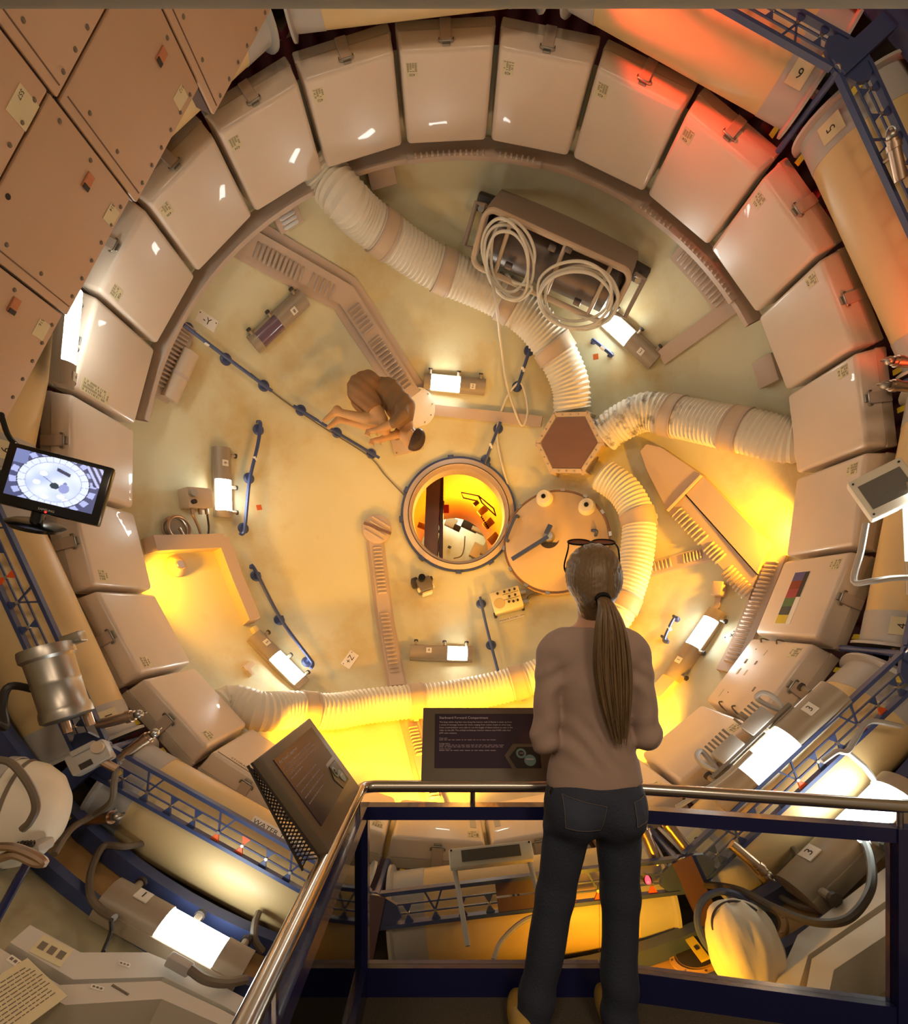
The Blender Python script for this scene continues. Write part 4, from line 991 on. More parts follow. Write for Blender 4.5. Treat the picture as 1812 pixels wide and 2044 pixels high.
at_ = nt.nodes.new('ShaderNodeVertexColor'); at_.layer_name = 'picture'; nt.links.new(at_.outputs[0], p.inputs['Emission Color']); p.inputs['Emission Strength'].default_value = 1.0; p.inputs['Base Color'].default_value = (.02, .02, .03, 1); p.inputs['Roughness'].default_value = .2
MB().text('SAMSUNG', .014, T3(.0, -.122, .001)).build('maker_mark', mat('silver_ink', rgb(190, 190, 190), .4, var=0), t, smooth=0)
MB().lathe([(.0001, .002), (.005, .002)], 10, T3(.0, -.131, 0)).build('power_light', mat('red_led', (1, .02, .02), .4, var=0, emit=(1, .02, .02), es=2), t)
MB().lathe([(.0001, .0), (.09, .0), (.115, -.012), (.10, -.03), (.0001, -.035)], 32, T3(-.05, -.175, -.06) @ RX(-70)).build('stand_base', black, t)
MB().cyl((-.05, -.1, -.05), (-.05, -.18, -.06), .025, seg=12).build('stand_neck', black, t)
MB().tube(smooth_path([(-.19, .13, -.03), (-.24, .17, -.04), (-.30, .26, -.06)], 4), .012, 8).build('mount_arm', black, t)
# ================================================================== wall lamps and gear around the near wall
fixture('large lit tube lamp numbered 1 on the gold wall at lower left', wallframe(340, 1884, 165, 90, 3.26), (-.08, .25), es=glow2, L=.80, W=.215, num='1', side=1, group='tube lamps by the wall')
fixture('lit tube lamp numbered 3 behind the railing glass at right', wallframe(1715, 1695, 60, -60, 3.2), (-.02, .34), es=glow2, L=.84, W=.25, num='3', side=-1, group='tube lamps by the wall')
P = at(1553, 1500, 3.13)
Fd = frame(P, V((-.55, -.60, .55)), V((.734, 0, .679)))
fixture('dazzling tube lamp with prongs in front of tank 3 at lower right', Fd, (-.24, .09), es=glow2, L=.94, W=.18, num='3', group='tube lamps by the wall')
t = thing('prong_rack', 'white rack with rows of silver prongs beside the lower right lamp', 'rack', Fd @ T3(-.06, .17, .06) @ Matrix.Scale(.74, 4))
FRAME[t.name] = t.matrix_basis.copy()
for x in (-.17, .16):
    b = MB().rbox((x, 0, 0), (.24, .13, .08), .008).build('block', greyp, t)
    for i in range(6):
        pr = MB().cyl((x-.1+i*.04, .07, .02), (x-.1+i*.04, .14, .03), .011, seg=8).build('prong', alum, b)
MB().box((0, -.075, .01), (.86, .03, .04)).build('rail', alum, t, smooth=0)
for s in (-1, 1):
    MB().tube(smooth_path([(s*.36, -.06, 0), (s*.40, .04, .03), (s*.38, .12, .05), (s*.32, .14, .02), (s*.33, .05, -.02)], 5, True), .022, 8, closed=True).build('handle', greyp, t)
t = thing('grille_box', 'white ventilation box with a dark grille at the right edge', 'grille', frame(at(1768, 976, 2.9), V((-.55, -.8, .1)), V((.7, 0, .25))), 'white grille boxes')
MB().rbox((0, 0, -.03), (.26, .25, .09), .012).build('case', hose, t); MB().box((.0, .0, .016), (.20, .15, .006)).build('grille', mat('grille_dark', rgb(92, 86, 78), .5, var=.25, vscale=40, stretch=(1, 12, 1)), t, smooth=0)
for x in (-.11, .11):
    for y in (-.1, .1): MB().cyl((x, y, .014), (x, y, .02), .006, seg=6).build('screw', ink, t)
o = MB().tube(smooth_path([at(1728, 1045, 2.88), at(1718, 1100, 2.88), at(1704, 1160, 2.88), at(1740, 1160, 2.8), at(1780, 1154, 2.8), at(1840, 1152, 2.8)], 5), .016, 8).build('bracket_tube', greyp); tag(o, 'white bent bracket tube under the right grille box', 'tube')
fixture('lit tube lamp cut by the right edge beside tank 4', frame(at(1832, 1075, 2.85), V((-.8, -.6, 0)), V((.05, 0, -1))), (-.26, .12), L=.6, W=.10, num='4', group='tube lamps by the wall')
t = thing('grille_box', 'white ventilation box on legs behind the railing glass', 'grille', frame(at(980, 1706, 2.98), V((-.05, -.75, .66)), V((1, 0, .12))), 'white grille boxes')
MB().rbox((0, 0, -.02), (.47, .105, .07), .012).build('case', hose, t); MB().box((0, .004, .018), (.33, .06, .006)).build('grille', mat('grille_dark', rgb(92, 86, 78), .5), t, smooth=0)
for x in (-.21, .21): MB().cyl((x, -.04, -.04), (x+.03, -.42, -.02), .014, seg=8).build('leg', greyp, t)
for x in (-.22, .22): MB().cyl((x, .04, .014), (x, .04, .02), .006, seg=6).build('screw', ink, t)
def wribbon(L, R, r0, r1, n=16, c=2):
    """flat box run laid on the round wall between two outlines"""
    def samp(pl):
        q = [V((x, y, 0)) for x, y in pl]; out = []
        for a, b in zip(q, q[1:]):
            for k in range(6): out.append(a+(b-a)*(k/6))
        out.append(q[-1]); return out
    A, B = samp(L), samp(R); vs = []; fs = []
    for r in (r0, r1):
        for p in A: vs.append(wall_pt(p.x, p.y, r0)[0] + (V((0, 0, 0)) if r == r0 else -wall_pt(p.x, p.y, r0)[1]*(r1-r0)))
        for p in B: vs.append(wall_pt(p.x, p.y, r0)[0] + (V((0, 0, 0)) if r == r0 else -wall_pt(p.x, p.y, r0)[1]*(r1-r0)))
    K = len(A)
    for i in range(K-1):
        fs += [(i, i+1, K+i+1, K+i), (2*K+i, 3*K+i, 3*K+i+1, 2*K+i+1), (i, 2*K+i, 2*K+i+1, i+1), (K+i, K+i+1, 3*K+i+1, 3*K+i)]
    fs += [(0, K, 3*K, 2*K), (K-1, 3*K-1, 4*K-1, 2*K-1)]
    return MB().add(vs, fs)
bx = mat('box_duct', rgb(198, 190, 178), .45, var=.04)
def boxrun(label, L, R, r0, extras=()):
    mid = wall_pt(*L[1], r0)[0]; t = thing('boxed_duct', label, 'duct', T3(*mid), 'boxed ducts on the near wall')
    wribbon(L, R, r0, 3.31).build('casing', bx, t, world=True, smooth=20)
    for (x, y, ux, uy, w, h, mm) in extras:
        F = wallframe(x, y, ux, uy, r0-.001); e = MB().box((0, 0, 0), (w, h, .004), F).build('sticker', mm, t, world=True, smooth=0)
        for k in range(3): MB().box((-w*.3+w*.3*k, 0, .003), (w*.2, h*.4, .001), F).build('print_mark', inkgrey, e, world=True, smooth=0)
boxrun('upper grey boxed duct with a stencilled square at the lower left', [(60, 1846), (161, 1901), (295, 1901), (400, 1945), (500, 1998)], [(20, 1881), (146, 1955), (326, 1950), (447, 2008), (500, 2040)], 3.16, [(103, 1898, 40, 20, .14, .10, stick), (248, 1925, 20, 6, .05, .02, stickw)])
boxrun('lower grey boxed duct at the bottom left corner', [(-40, 1868), (119, 1966), (320, 1958), (440, 2014), (500, 2046)], [(-60, 1915), (131, 2006), (323, 1994), (432, 2042), (480, 2070)], 3.10, [(194, 1972, 20, 6, .05, .02, stickw), (240, 1976, 20, 12, .08, .01, rubber), (30, 1920, 20, 14, .06, .03, stickw)])
boxrun('pale boxed duct with an orange edge behind the glass at lower right', [(1545, 1970), (1592, 1866), (1765, 1733), (1830, 1690)], [(1592, 1978), (1613, 1906), (1765, 1800), (1840, 1750)], 3.16)
boxrun('lower pale boxed duct in the right corner of the glass', [(1606, 1990), (1620, 1914), (1770, 1812), (1840, 1766)], [(1650, 2004), (1664, 1936), (1775, 1862), (1850, 1815)], 3.10)
t = thing('notice_sheet', 'printed cream notice sheet in the bottom left corner', 'notice', wallframe(20, 2000, 60, -40, 3.05))
MB().box((0, 0, 0), (.30, .22, .004)).build('sheet', stick, t, smooth=0)
b = MB()
for i in range(11):
    x = -.13
    while x < .12:
        k = random.uniform(.01, .03); b.box((x+k/2, .08-i*.015, .0026), (k, .004, .001)); x += k+.005
b.build('fine_print', inkgrey, t, smooth=0)['kind'] = 'stuff'
o = MB().tube([at(-10, 1840, 2.2), at(45, 1740, 2.3), at(72, 1690, 2.4)], .018, 8).build('black_strut', bluedk); tag(o, 'dark blue strut at the left edge under the white canister', 'strut')
# white canister and hoses at the left edge
F = frame(at(8, 1622, 2.45), V((.9, .25, -.12)), V((0, 0, 1)))
t = thing('white_canister', 'large white domed canister at the left edge', 'canister', F)
MB().lathe([(.235, -.30), (.24, 0), (.24, .04), (.225, .12), (.18, .19), (.11, .235), (.0001, .255)], 40).build('shell', hose, t, smooth=50)
MB().lathe([(.243, -.02), (.25, -.02), (.25, .02), (.243, .02)], 40).build('band', greyp, t)
MB().lathe([(.242, .06), (.236, .075), (.234, .06)], 40).build('seam_ring', rubber, t)
for i in range(14):
    a = -1.2+i*.18; MB().cyl((.238*math.cos(a), .238*math.sin(a), -.08), (.245*math.cos(a), .245*math.sin(a), -.08), .005, seg=6).build('rivet', rubber, t)
for pts, r, mm, lab in [([(-10, 1515), (25, 1525), (60, 1570), (72, 1610), (60, 1640), (45, 1655)], .016, rubber, 'brown hose curving over the white canister'), ([(-5, 1690), (30, 1692), (70, 1708), (88, 1722), (70, 1722), (30, 1706), (-5, 1715)], .018, copper, 'reddish hose loop under the white canister')]:
    o = MB().tube(smooth_path([at(x, y, 2.15) for x, y in pts], 6), r, 8).build('canister_hose', mm); tag(o, lab, 'hose')
t = thing('spring_block', 'small grey block with a spring below the white canister', 'block', T3(*at(68, 1688, 2.35)))
MB().rbox((0, 0, 0), (.12, .10, .05), .015).build('block', greyp, t)
MB().tube([V((-.03+.008*i*.3, -.05+.012*math.cos(i*1.2), .03+.012*math.sin(i*1.2))) for i in range(30)], .004, 5).build('spring', rubberdk, t)
# silver canister in front of the left truss
F = frame(at(92, 1300, 2.78), at(138, 1440, 2.78)-at(92, 1300, 2.78), V((1, 0, 0)))
t = thing('silver_canister', 'silver ribbed canister in front of the left truss', 'canister', F)
MB().lathe([(.0001, -.02), (.125, -.02), (.13, .0), (.13, .035), (.115, .05), (.112, .16), (.115, .17), (.112, .18), (.112, .30), (.118, .31), (.122, .33), (.122, .36), (.10, .375), (.0001, .38)], 36).build('barrel', alum, t)
MB().rbox((.10, -.08, -.03), (.12, .06, .06), .01).build('ear', alum, t)
MB().rbox((-.13, -.05, .18), (.05, .06, .08), .01).build('bracket', alum, t)
for x, y in ((.06, -.06), (-.06, -.05)): MB().cyl((x, y, .37), (x, y, .44), .022, seg=10).build('spout', copper, t)
MB().cyl((-.16, -.06, .0), (-.11, -.04, .0), .025, seg=10).build('inlet', copper, t)
o = MB().tube(smooth_path([F @ V((-.14, -.06, .18)), at(20, 1370, 2.7), at(5, 1410, 2.7), at(10, 1450, 2.7), at(-8, 1445, 2.6)], 6), .02, 8).build('canister_hose', rubberdk); tag(o, 'dark hose behind the silver canister at the left edge', 'hose')
# small grey box on the lower left joint
F = frame(at(178, 1512, 2.78), V((.3, -.9, .3)), V((.85, .2, .5)))
t = thing('control_box', 'small grey control box with a round brass knob on the lower left joint', 'box', F)
MB().rbox((0, 0, -.03), (.19, .11, .12), .012).build('case', greyp, t); MB().rbox((0, .05, .02), (.12, .03, .05), .008).build('cap', greyp, t)
MB().cyl((.06, .02, .03), (.06, .02, .055), .03, seg=18).build('knob', strapm, t); MB().box((-.02, -.03, .031), (.06, .03, .004)).build('window', ink, t, smooth=0)
MB().cyl((.04, -.05, -.02), (.08, -.12, -.02), .022, seg=10).build('gland', copper, t)
o = MB().tube(smooth_path([F @ V((.08, -.12, -.02)), at(228, 1560, 2.8), at(222, 1600, 2.85), at(185, 1628, 2.9), at(150, 1648, 2.75), at(128, 1672, 2.65), at(108, 1705, 2.55)], 6), .017, 8).build('conduit', rubber); tag(o, 'grey conduit dropping from the small control box', 'conduit')
def socket(label, x, y, ux, uy, plugs=2):
    F = wallframe(x, y, ux, uy, 3.24); t = thing('socket_plate', label, 'socket', F, 'grey socket plates on the wall')
    MB().rbox((0, 0, -.01), (.14, .075, .10), .006).build('plate', greyp, t)
    for q in (-.035, .035)[:plugs]: MB().cyl((q, 0, .03), (q, 0, .07), .022, seg=12).build('plug', alum, t)
socket('grey socket plate under tank 1 at the left', 305, 1682, 30, 22); socket('grey socket plate at the end of the large lit lamp', 521, 1817, 30, 18)
socket('grey socket plate near the right edge above the handrail', 1765, 1502, 26, -22); socket('grey socket plate behind the glass below the handrail', 1578, 1690, 26, -22)
def wallcable(label, pts, r, mm, rr0=3.2, name='wall_cable'):
    o = MB().tube(smooth_path([wall_pt(x, y, q if q else rr0)[0] for x, y, q in pts], 7), r, 8).build(name, mm); tag(o, label, 'cable')
wallcable('grey cable looping from the left socket plate down to the large lamp', [(292, 1682, 3.16), (250, 1690, 3.15), (206, 1690, 3.2), (182, 1740, 3.2), (180, 1785, 3.2), (200, 1815, 3.2), (228, 1832, 3.15)], .019, rubber)
wallcable('short grey cable hanging from the socket by the large lamp', [(516, 1822, 3.14), (508, 1845, 3.15), (508, 1875, 3.2), (524, 1900, 3.25)], .02, rubber)
wallcable('dark cable dropping from the large lamp to the boxed duct', [(222, 1836, 3.12), (221, 1862, 3.2), (206, 1900, 3.2)], .010, rubberdk)
wallcable('thick dark hose crossing behind the glass at right', [(1400, 1765, 3.0), (1470, 1775, 3.0), (1545, 1812, 3.0), (1620, 1840, 3.0), (1690, 1835, 3.0), (1735, 1780, 3.0), (1738, 1720, 3.05), (1722, 1670, 3.1)], .020, rubberdk)
wallcable('grey cable curving below the right socket behind the glass', [(1580, 1690, 3.15), (1594, 1715, 3.15), (1580, 1745, 3.2), (1545, 1765, 3.25), (1552, 1785, 3.25), (1600, 1810, 3.25), (1660, 1818, 3.25)], .016, rubber)
wallcable('pale tube arcing behind the glass left of the legs', [(985, 1915, 3.0), (1000, 1880, 2.95), (1035, 1845, 2.9), (1070, 1828, 2.9), (1130, 1815, 2.95)], .014, greyp)
wallcable('corrugated brown cable end by the large lamp', [(380, 1935, 3.1), (410, 1955, 3.1), (450, 1962, 3.12), (490, 1955, 3.15)], .022, rubber)
o = MB().rbox((0, 0, 0), (.12, .05, .05), .008, M=wallframe(358, 1925, 40, 22, 3.12)).build('cable_connector', greyp); tag(o, 'white connector block under the large lit lamp', 'connector')
# pipes and valves between the tanks
def valve(label, P, d, L=.16):
    d = V(d).normalized(); F = frame(P, d, V((0, 1, .2)))
    t = thing('pipe_valve', label, 'valve', F, 'silver pipe valves between the tanks')
    MB().lathe([(.0001, -L), (.03, -L), (.03, 0), (.036, .0), (.036, .03), (.028, .03), (.028, .05), (.0001, .05)], 16).build('body', copper, t)
    MB().sphere((0, 0, .07), .026).build('ball', alum, t)
    MB().tube([(.03*math.cos(a), .0, .085+.03*math.sin(a)) for a in [2*math.pi*i/14 for i in range(14)]], .0035, 6, closed=True).build('pull_ring', alum, t)
    MB().cyl((.0, 0, -.02), (.07, 0, -.02), .014, seg=8).build('stub', alum, t)
for lab, x, y, yy, d in [('silver valve at the lower left below the tenth tank', 252, 1432, 3.05, (1, .1, .25)), ('silver valve beside the lower left joint', 288, 1478, 3.05, (.8, .1, .6)), ('silver valve hanging under the end of tank 1', 215, 1632, 2.95, (.9, -.3, .2)),
                         ('silver valve left of the right joint behind the glass', 1290, 1668, 3.1, (-.3, .2, .8)), ('silver valve above the right joint behind the glass', 1338, 1652, 3.1, (-.6, .2, .8)), ('silver valve right of the joint behind the glass', 1510, 1728, 2.95, (.7, -.3, -.6)),
                         ('silver valve at the right edge above tank 4', 1790, 770, 3.2, (-1, 0, .1)), ('lower silver valve at the right edge above tank 4', 1798, 722, 3.2, (-1, 0, .1)), ('silver coupling on the peeling truss at the right', 1785, 298, 2.93, (-.4, -.2, .9))]:
    valve(lab, at(x, y, yy), d)
o = MB().tube(smooth_path([at(1350, 1612, 2.9), at(1440, 1555, 2.9), at(1500, 1500, 2.85)], 4), .013, 8).build('white_pipe', greyp); tag(o, 'thin white pipe left of the bright lamp at lower right', 'pipe')
o = MB().tube([at(1690, 1500, 2.95), at(1725, 1530, 2.95), at(1755, 1570, 2.95)], .016, 8).build('white_pipe', greyp); tag(o, 'short white pipe stub by the right socket plate', 'pipe')
o = MB().tube(smooth_path([at(1640, 1520, 2.9), at(1670, 1500, 2.9), at(1690, 1500, 2.9), at(1710, 1470, 2.95), at(1735, 1440, 3.0), at(1800, 1450, 3.0)], 5), .016, 8).build('white_pipe', greyp); tag(o, 'bent white pipe at the right above the handrail', 'pipe')
t = thing('red_lamp', 'small glowing red lamp behind the glass right of the legs', 'lamp', frame(at(1292, 1756, 2.95), V((0, -1, .2)), V((1, 0, 0))))
MB().lathe([(.0001, .03), (.015, .025), (.02, .0)], 14, Matrix.Diagonal((.7, 1.2, 1, 1))).build('dome', mat('red_glow', (1, .02, .03), .3, var=0, emit=(1, .03, .05), es=5), t); MB().lathe([(.024, .004), (.024, -.05), (.0001, -.05)], 14).build('base', black, t)
# white bag in a blue hoop
F = frame(wall_pt(1458, 1858, 3.1)[0], V((-.12, -.70, .55)), V((1, 0, .05)))
t = thing('waste_bag', 'crumpled white bag in a blue hoop behind the glass', 'bag', F)
vs, fs = [], []; nu, nv = 40, 18
for j in range(nv+1):
    f = j/nv; th = math.pi*f
    for i in range(nu):
        a = 2*math.pi*i/nu; r = max(1e-4, math.sin(th))**.8*(1+.07*math.sin(5*a+5*f)*f+.07*math.sin(9*a-7*f)*f+.04*math.sin(17*a+9*f))
        vs.append((.16*r*math.cos(a)*(1+.10*math.sin(3*f+1))+.03*f, .21*math.cos(th)-.09+.012*math.sin(7*a), .10+.13*r*math.sin(a)))
for j in range(nv):
    for i in range(nu): fs.append((j*nu+i, j*nu+(i+1) % nu, (j+1)*nu+(i+1) % nu, (j+1)*nu+i))
MB().add(vs, fs).build('bag', mat('bag_cloth', rgb(226, 212, 190), .6, var=.06, bump=.5, bscale=9), t, smooth=70)
MB().tube([(.165*math.cos(a), .165*math.sin(a)+.01, .04) for a in [2*math.pi*i/36 for i in range(36)]], .018, 8, closed=True).build('hoop', blue, t)
MB().tube([(.13*math.cos(a), .12*math.sin(a)-.01, .16) for a in [math.pi*.2+math.pi*.8*i/20 for i in range(21)]], .006, 6).build('drawstring', rubberdk, t)
for x, y, lab in ((1392, 1905, 'round dark opening in the yellow lit wall left of the bag'), (1512, 1850, 'round dark opening right of the white bag')):
    F = wallframe(x, y, 1, -.3, 3.29); t = thing('round_opening', lab, 'opening', F, 'round openings in the near wall')
    MB().lathe([(.0001, .0), (.115, .0), (.125, .012), (.15, .008), (.155, 0)], 36).build('rim', gold, t); MB().lathe([(.0001, .014), (.112, .014)], 36).build('hole_shade', dark, t)  # flat dark disc painted for the shade inside the opening
    for i in range(8): MB().cyl((.14*math.cos(i*.785), .14*math.sin(i*.785), .008), (.14*math.cos(i*.785), .14*math.sin(i*.785), .014), .006, seg=6).build('screw', copper, t)
# amber lamps low on the near wall and the red lamps at the upper right
lamp('low_amber_light', 'AREA', (.80, 2.40, -.30), wall_pt(1340, 1900, 3.3)[0], 13, AMBER, .12)
lamp('red_light', 'SPOT', ring_pt(12, 2.66, 2.80), ring_pt(29, 3.05, 3.33), 170, (1, .06, .02), .06, spot=64)
lamp('red_light', 'SPOT', ring_pt(89, 2.66, 2.86), ring_pt(72, 3.0, 3.35), 32, (1, .08, .02), .06, spot=75)
# ================================================================== people
def surface(f, lo, hi, h):
    """smooth closed surface of an implicit body (surface nets)"""
    lo, hi = np.array(lo, float), np.array(hi, float)
    n = np.ceil((hi-lo)/h).astype(int)+1
    g = np.stack(np.meshgrid(*[lo[i]+h*np.arange(n[i]) for i in range(3)], indexing='ij'), -1)
    D = f(g); S = D < 0
    c = np.zeros(n-1, int)
    corners = [(i, j, k) for i in (0, 1) for j in (0, 1) for k in (0, 1)]
    sl = lambda A, o: A[o[0]:A.shape[0]-1+o[0], o[1]:A.shape[1]-1+o[1], o[2]:A.shape[2]-1+o[2]]
    for o in corners: c += sl(S, o)
    act = (c > 0) & (c < 8)
    acc = np.zeros(act.shape+(3,)); cnt = np.zeros(act.shape)
    for a in corners:
        for ax_ in range(3):
            if a[ax_]: continue
            b = list(a); b[ax_] = 1
            da, db = sl(D, a), sl(D, b); cross = (da < 0) != (db < 0)
            t = np.where(cross, da/(da-db+1e-12), 0)
            p = np.zeros(act.shape+(3,)); p += np.array(a); p[..., ax_] += t
            acc += np.where(cross[..., None], p, 0); cnt += cross
    idx = -np.ones(act.shape, int); idx[act] = np.arange(act.sum())
    ijk = np.argwhere(act); vs = lo+h*(ijk+acc[act]/cnt[act][:, None])
    fs = []
    for ax_ in range(3):
        u, w = [(1, 2), (2, 0), (0, 1)][ax_]
        a = S; b = np.roll(S, -1, ax_)
        m = (a != b); m = m & np.indices(S.shape)[ax_].__lt__(S.shape[ax_]-1)
        for q in np.argwhere(m):
            if q[u] == 0 or q[w] == 0 or q[u] >= n[u]-1 or q[w] >= n[w]-1: continue
            e = []
            for du, dw in ((0, 0), (-1, 0), (-1, -1), (0, -1)):
                r = q.copy(); r[u] += du; r[w] += dw; e.append(idx[tuple(r)])
            if min(e) < 0: continue
            fs.append(e if not S[tuple(q)] else e[::-1])
    return vs, fs
def capS(P, a, b, ra, rb):
    a, b = np.array(a, float), np.array(b, float); d = b-a
    t = np.clip(((P-a) @ d)/(d @ d), 0, 1)
    return np.linalg.norm(P-a-t[..., None]*d, axis=-1)-(ra+(rb-ra)*t)
def ellS(P, c, r):
    q = (P-np.array(c)); r = np.array(r, float); k0 = np.linalg.norm(q/r, axis=-1); k1 = np.linalg.norm(q/r**2, axis=-1)+1e-9
    return k0*(k0-1)/k1
def smin(a, b, k=.03):
    h = np.clip(.5+.5*(b-a)/k, 0, 1); return b+(a-b)*h-k*h*(1-h)
def allmin(k, *ds):
    r = ds[0]
    for d in ds[1:]: r = smin(r, d, k)
    return r
def body_mesh(name, f, lo, hi, h, m, parent, world=False):
    vs, fs = surface(f, lo, hi, h)
    b = MB(); b.v = [V(p) for p in vs]; b.f = fs
    o = b.build(name, m, parent, world=world, smooth=80); return o
skin = mat('skin', rgb(214, 164, 132), .5, var=.04, vscale=20)
shirtm = mat('knit_top', rgb(170, 146, 134), .85, var=.07, vscale=12, bump=.25, bscale=16, stretch=(1, 1, .7))
jeansm = mat('denim', rgb(48, 54, 72), .8, var=.28, vscale=9, bump=.3, bscale=120)
hairm = mat('hair_brown', rgb(122, 98, 70), .42, var=.45, vscale=60, stretch=(1, 1, .06), bump=.5, bscale=90)
R0 = V((.512, 1.86, 0))
t = thing('person', 'woman seen from behind with a long ponytail, tan top and dark jeans', 'person', T3(*R0))
FL = .68
def flat(P): return P*np.array([1, 1/FL, 1])
def torso(P, g=0):
    Q = flat(P)
    d = allmin(.05, capS(Q, (0, 0, 1.29), (0, 0, 1.21), .116+g, .134+g), capS(Q, (0, 0, 1.21), (0, 0, 1.06), .134+g, .116+g), capS(Q, (0, 0, 1.06), (0, -.01, .93), .116+g, .138+g), capS(Q, (0, -.01, .93), (0, -.02, .84), .138+g, .150+g))*.75
    s = capS(P, (-.118, .0, 1.318), (.118, .0, 1.318), .056+g, .056+g)
    tr = allmin(.03, capS(P, (0, .0, 1.40), (-.12, 0, 1.335), .045+g, .045+g), capS(P, (0, .0, 1.40), (.12, 0, 1.335), .045+g, .045+g))
    return allmin(.05, d, s, tr)
def arms(P, g=0):
    L = allmin(.02, capS(P, (-.144, 0, 1.312), (-.176, -.035, 1.02), .052+g, .042+g), capS(P, (-.176, -.035, 1.02), (-.085, .18, 1.05), .043+g, .030+g))
    R = allmin(.02, capS(P, (.144, 0, 1.312), (.176, -.035, 1.03), .052+g, .042+g), capS(P, (.176, -.035, 1.03), (.085, .18, 1.06), .043+g, .030+g))
    return L, R
def hand(P, s):
    w = np.array((s*.078, .19, 1.055)); ds = [ellS(P, (s*.045, .215, 1.055), (.042, .016, .036))]
    for i in range(4):
        z = 1.078-.017*i; L = (.055, .062, .058, .046)[i]
        ds += [capS(P, (s*.015, .225, z), (s*(.015-L*.55), .235, z-.004), .0095, .009), capS(P, (s*(.015-L*.55), .235, z-.004), (s*(.015-L), .215, z-.008), .009, .008)]
    ds += [capS(P, (s*.06, .205, 1.085), (s*.03, .205, 1.105), .011, .010), capS(P, (s*.03, .205, 1.105), (s*.005, .21, 1.10), .010, .0085)]
    d = ds[0]
    for e in ds[1:]: d = smin(d, e, .006)
    return smin(d, capS(P, (s*.085, .18, 1.055), (s*.06, .205, 1.055), .027, .02), .015)
def legs(P, g=0, flare=0):
    L = allmin(.03, capS(P, (-.080, -.01, .79), (-.132, .0, .47), .082+g, .056+g), capS(P, (-.132, 0, .47), (-.215, -.02, .05), .058+g, .050+g+flare))
    R = allmin(.03, capS(P, (.080, -.01, .79), (.094, .0, .47), .082+g, .056+g), capS(P, (.094, 0, .47), (.085, -.02, .05), .058+g, .050+g+flare))
    hp = allmin(.05, ellS(flat(P), (0, -.03, .83), (.148+g, .158+g, .10)), ellS(P, (-.076, -.055, .775), (.077+g, .085+g, .09)), ellS(P, (.076, -.055, .775), (.077+g, .085+g, .09)))
    return smin(smin(L, hp, .04), smin(R, hp, .04), .012)
def head(P):
    d = allmin(.03, ellS(P, (0, .03, 1.60), (.074, .096, .092)), ellS(P, (0, .06, 1.535), (.055, .066, .06)))
    d = smin(d, capS(P, (0, .128, 1.592), (0, .142, 1.56), .010, .014), .012)
    for s in (-1, 1):
        d = smin(d, ellS(P, (s*.077, .03, 1.585), (.010, .022, .030)), .008)
        d = np.maximum(d, -ellS(P, (s*.032, .128, 1.597), (.016, .012, .009)))
        d = smin(d, ellS(P, (s*.032, .112, 1.597), (.013, .013, .010)), .003)
    d = smin(d, ellS(P, (0, .118, 1.527), (.024, .010, .008)), .008)
    return smin(d, capS(P, (0, .0, 1.36), (0, .025, 1.50), .050, .048), .03)
def feet(P):
    return np.minimum(allmin(.02, ellS(P, (-.235, .035, .035), (.042, .11, .035))), allmin(.02, ellS(P, (.09, .06, .035), (.042, .11, .035))))
def whole(P):
    L, R = arms(P, -.006)
    d = allmin(.02, torso(P, -.008), legs(P, -.008), head(P)); d = smin(d, L, .015); d = smin(d, R, .015)
    d = smin(d, hand(P, -1), .01); d = smin(d, hand(P, 1), .01); return smin(d, feet(P), .02)
body_mesh('body', whole, (-.32, -.2, -.005), (.3, .3, 1.72), .0085, skin, t)
def shirt(P):
    L, R = arms(P, .003)
    d = smin(smin(torso(P, .004), L, .012), R, .012)
    x, y, z = P[..., 0], P[..., 1], P[..., 2]
    d = d-.007*np.clip((.94-z)/.06, 0, 1)
    d = d+.009*np.sin(70*z+26*x+6*np.sin(14*x))*np.clip((1.14-z)*5, 0, 1)*np.clip((z-.92)*9, 0, 1)
    ax_ = np.abs(x); d = d+.009*np.sin(60*(z*.6+ax_*.9)+3*np.sin(20*z))*np.exp(-((ax_-.15)/.06)**2)*np.clip((1.33-z)*6, 0, 1)*np.clip((z-1.02)*6, 0, 1)
    d = np.maximum(d, (.862+.06*(x+.05)*.9)-z)
    d = np.maximum(d, z-(1.405-.35*np.clip(y, 0, 1)))
    hole = capS(P, (0, .005, 1.34), (0, .03, 1.6), .062, .062)
    return np.maximum(d, -hole)
body_mesh('knit_top', shirt, (-.3, -.2, .8), (.3, .26, 1.42), .0075, shirtm, t)
def jeans(P):
    d = legs(P, .006, .006); z = P[..., 2]; x = P[..., 0]
    d = d+.004*np.sin(38*z+14*x+3*np.sin(9*z))*np.clip((.55-z)*3, 0, 1)+.003*np.sin(60*z+30*np.abs(x))*np.exp(-((z-.70)/.05)**2)
    d = smin(d, torso(P, -.012)+np.clip((z-.9)*1, 0, 1), .03)
    d = np.maximum(d, z-(.905+.05*x)); return np.maximum(d, .012-z)
jo = body_mesh('jeans', jeans, (-.32, -.2, -.01), (.28, .2, .93), .0085, jeansm, t)
def back_y(f, x, z, y0=-.25, y1=.1):
    ys = np.linspace(y0, y1, 120); d = f(np.stack([np.full(120, x), ys, np.full(120, z)], -1)); k = np.argmax(d < 0)
    return ys[k] if d[k] < 0 else None
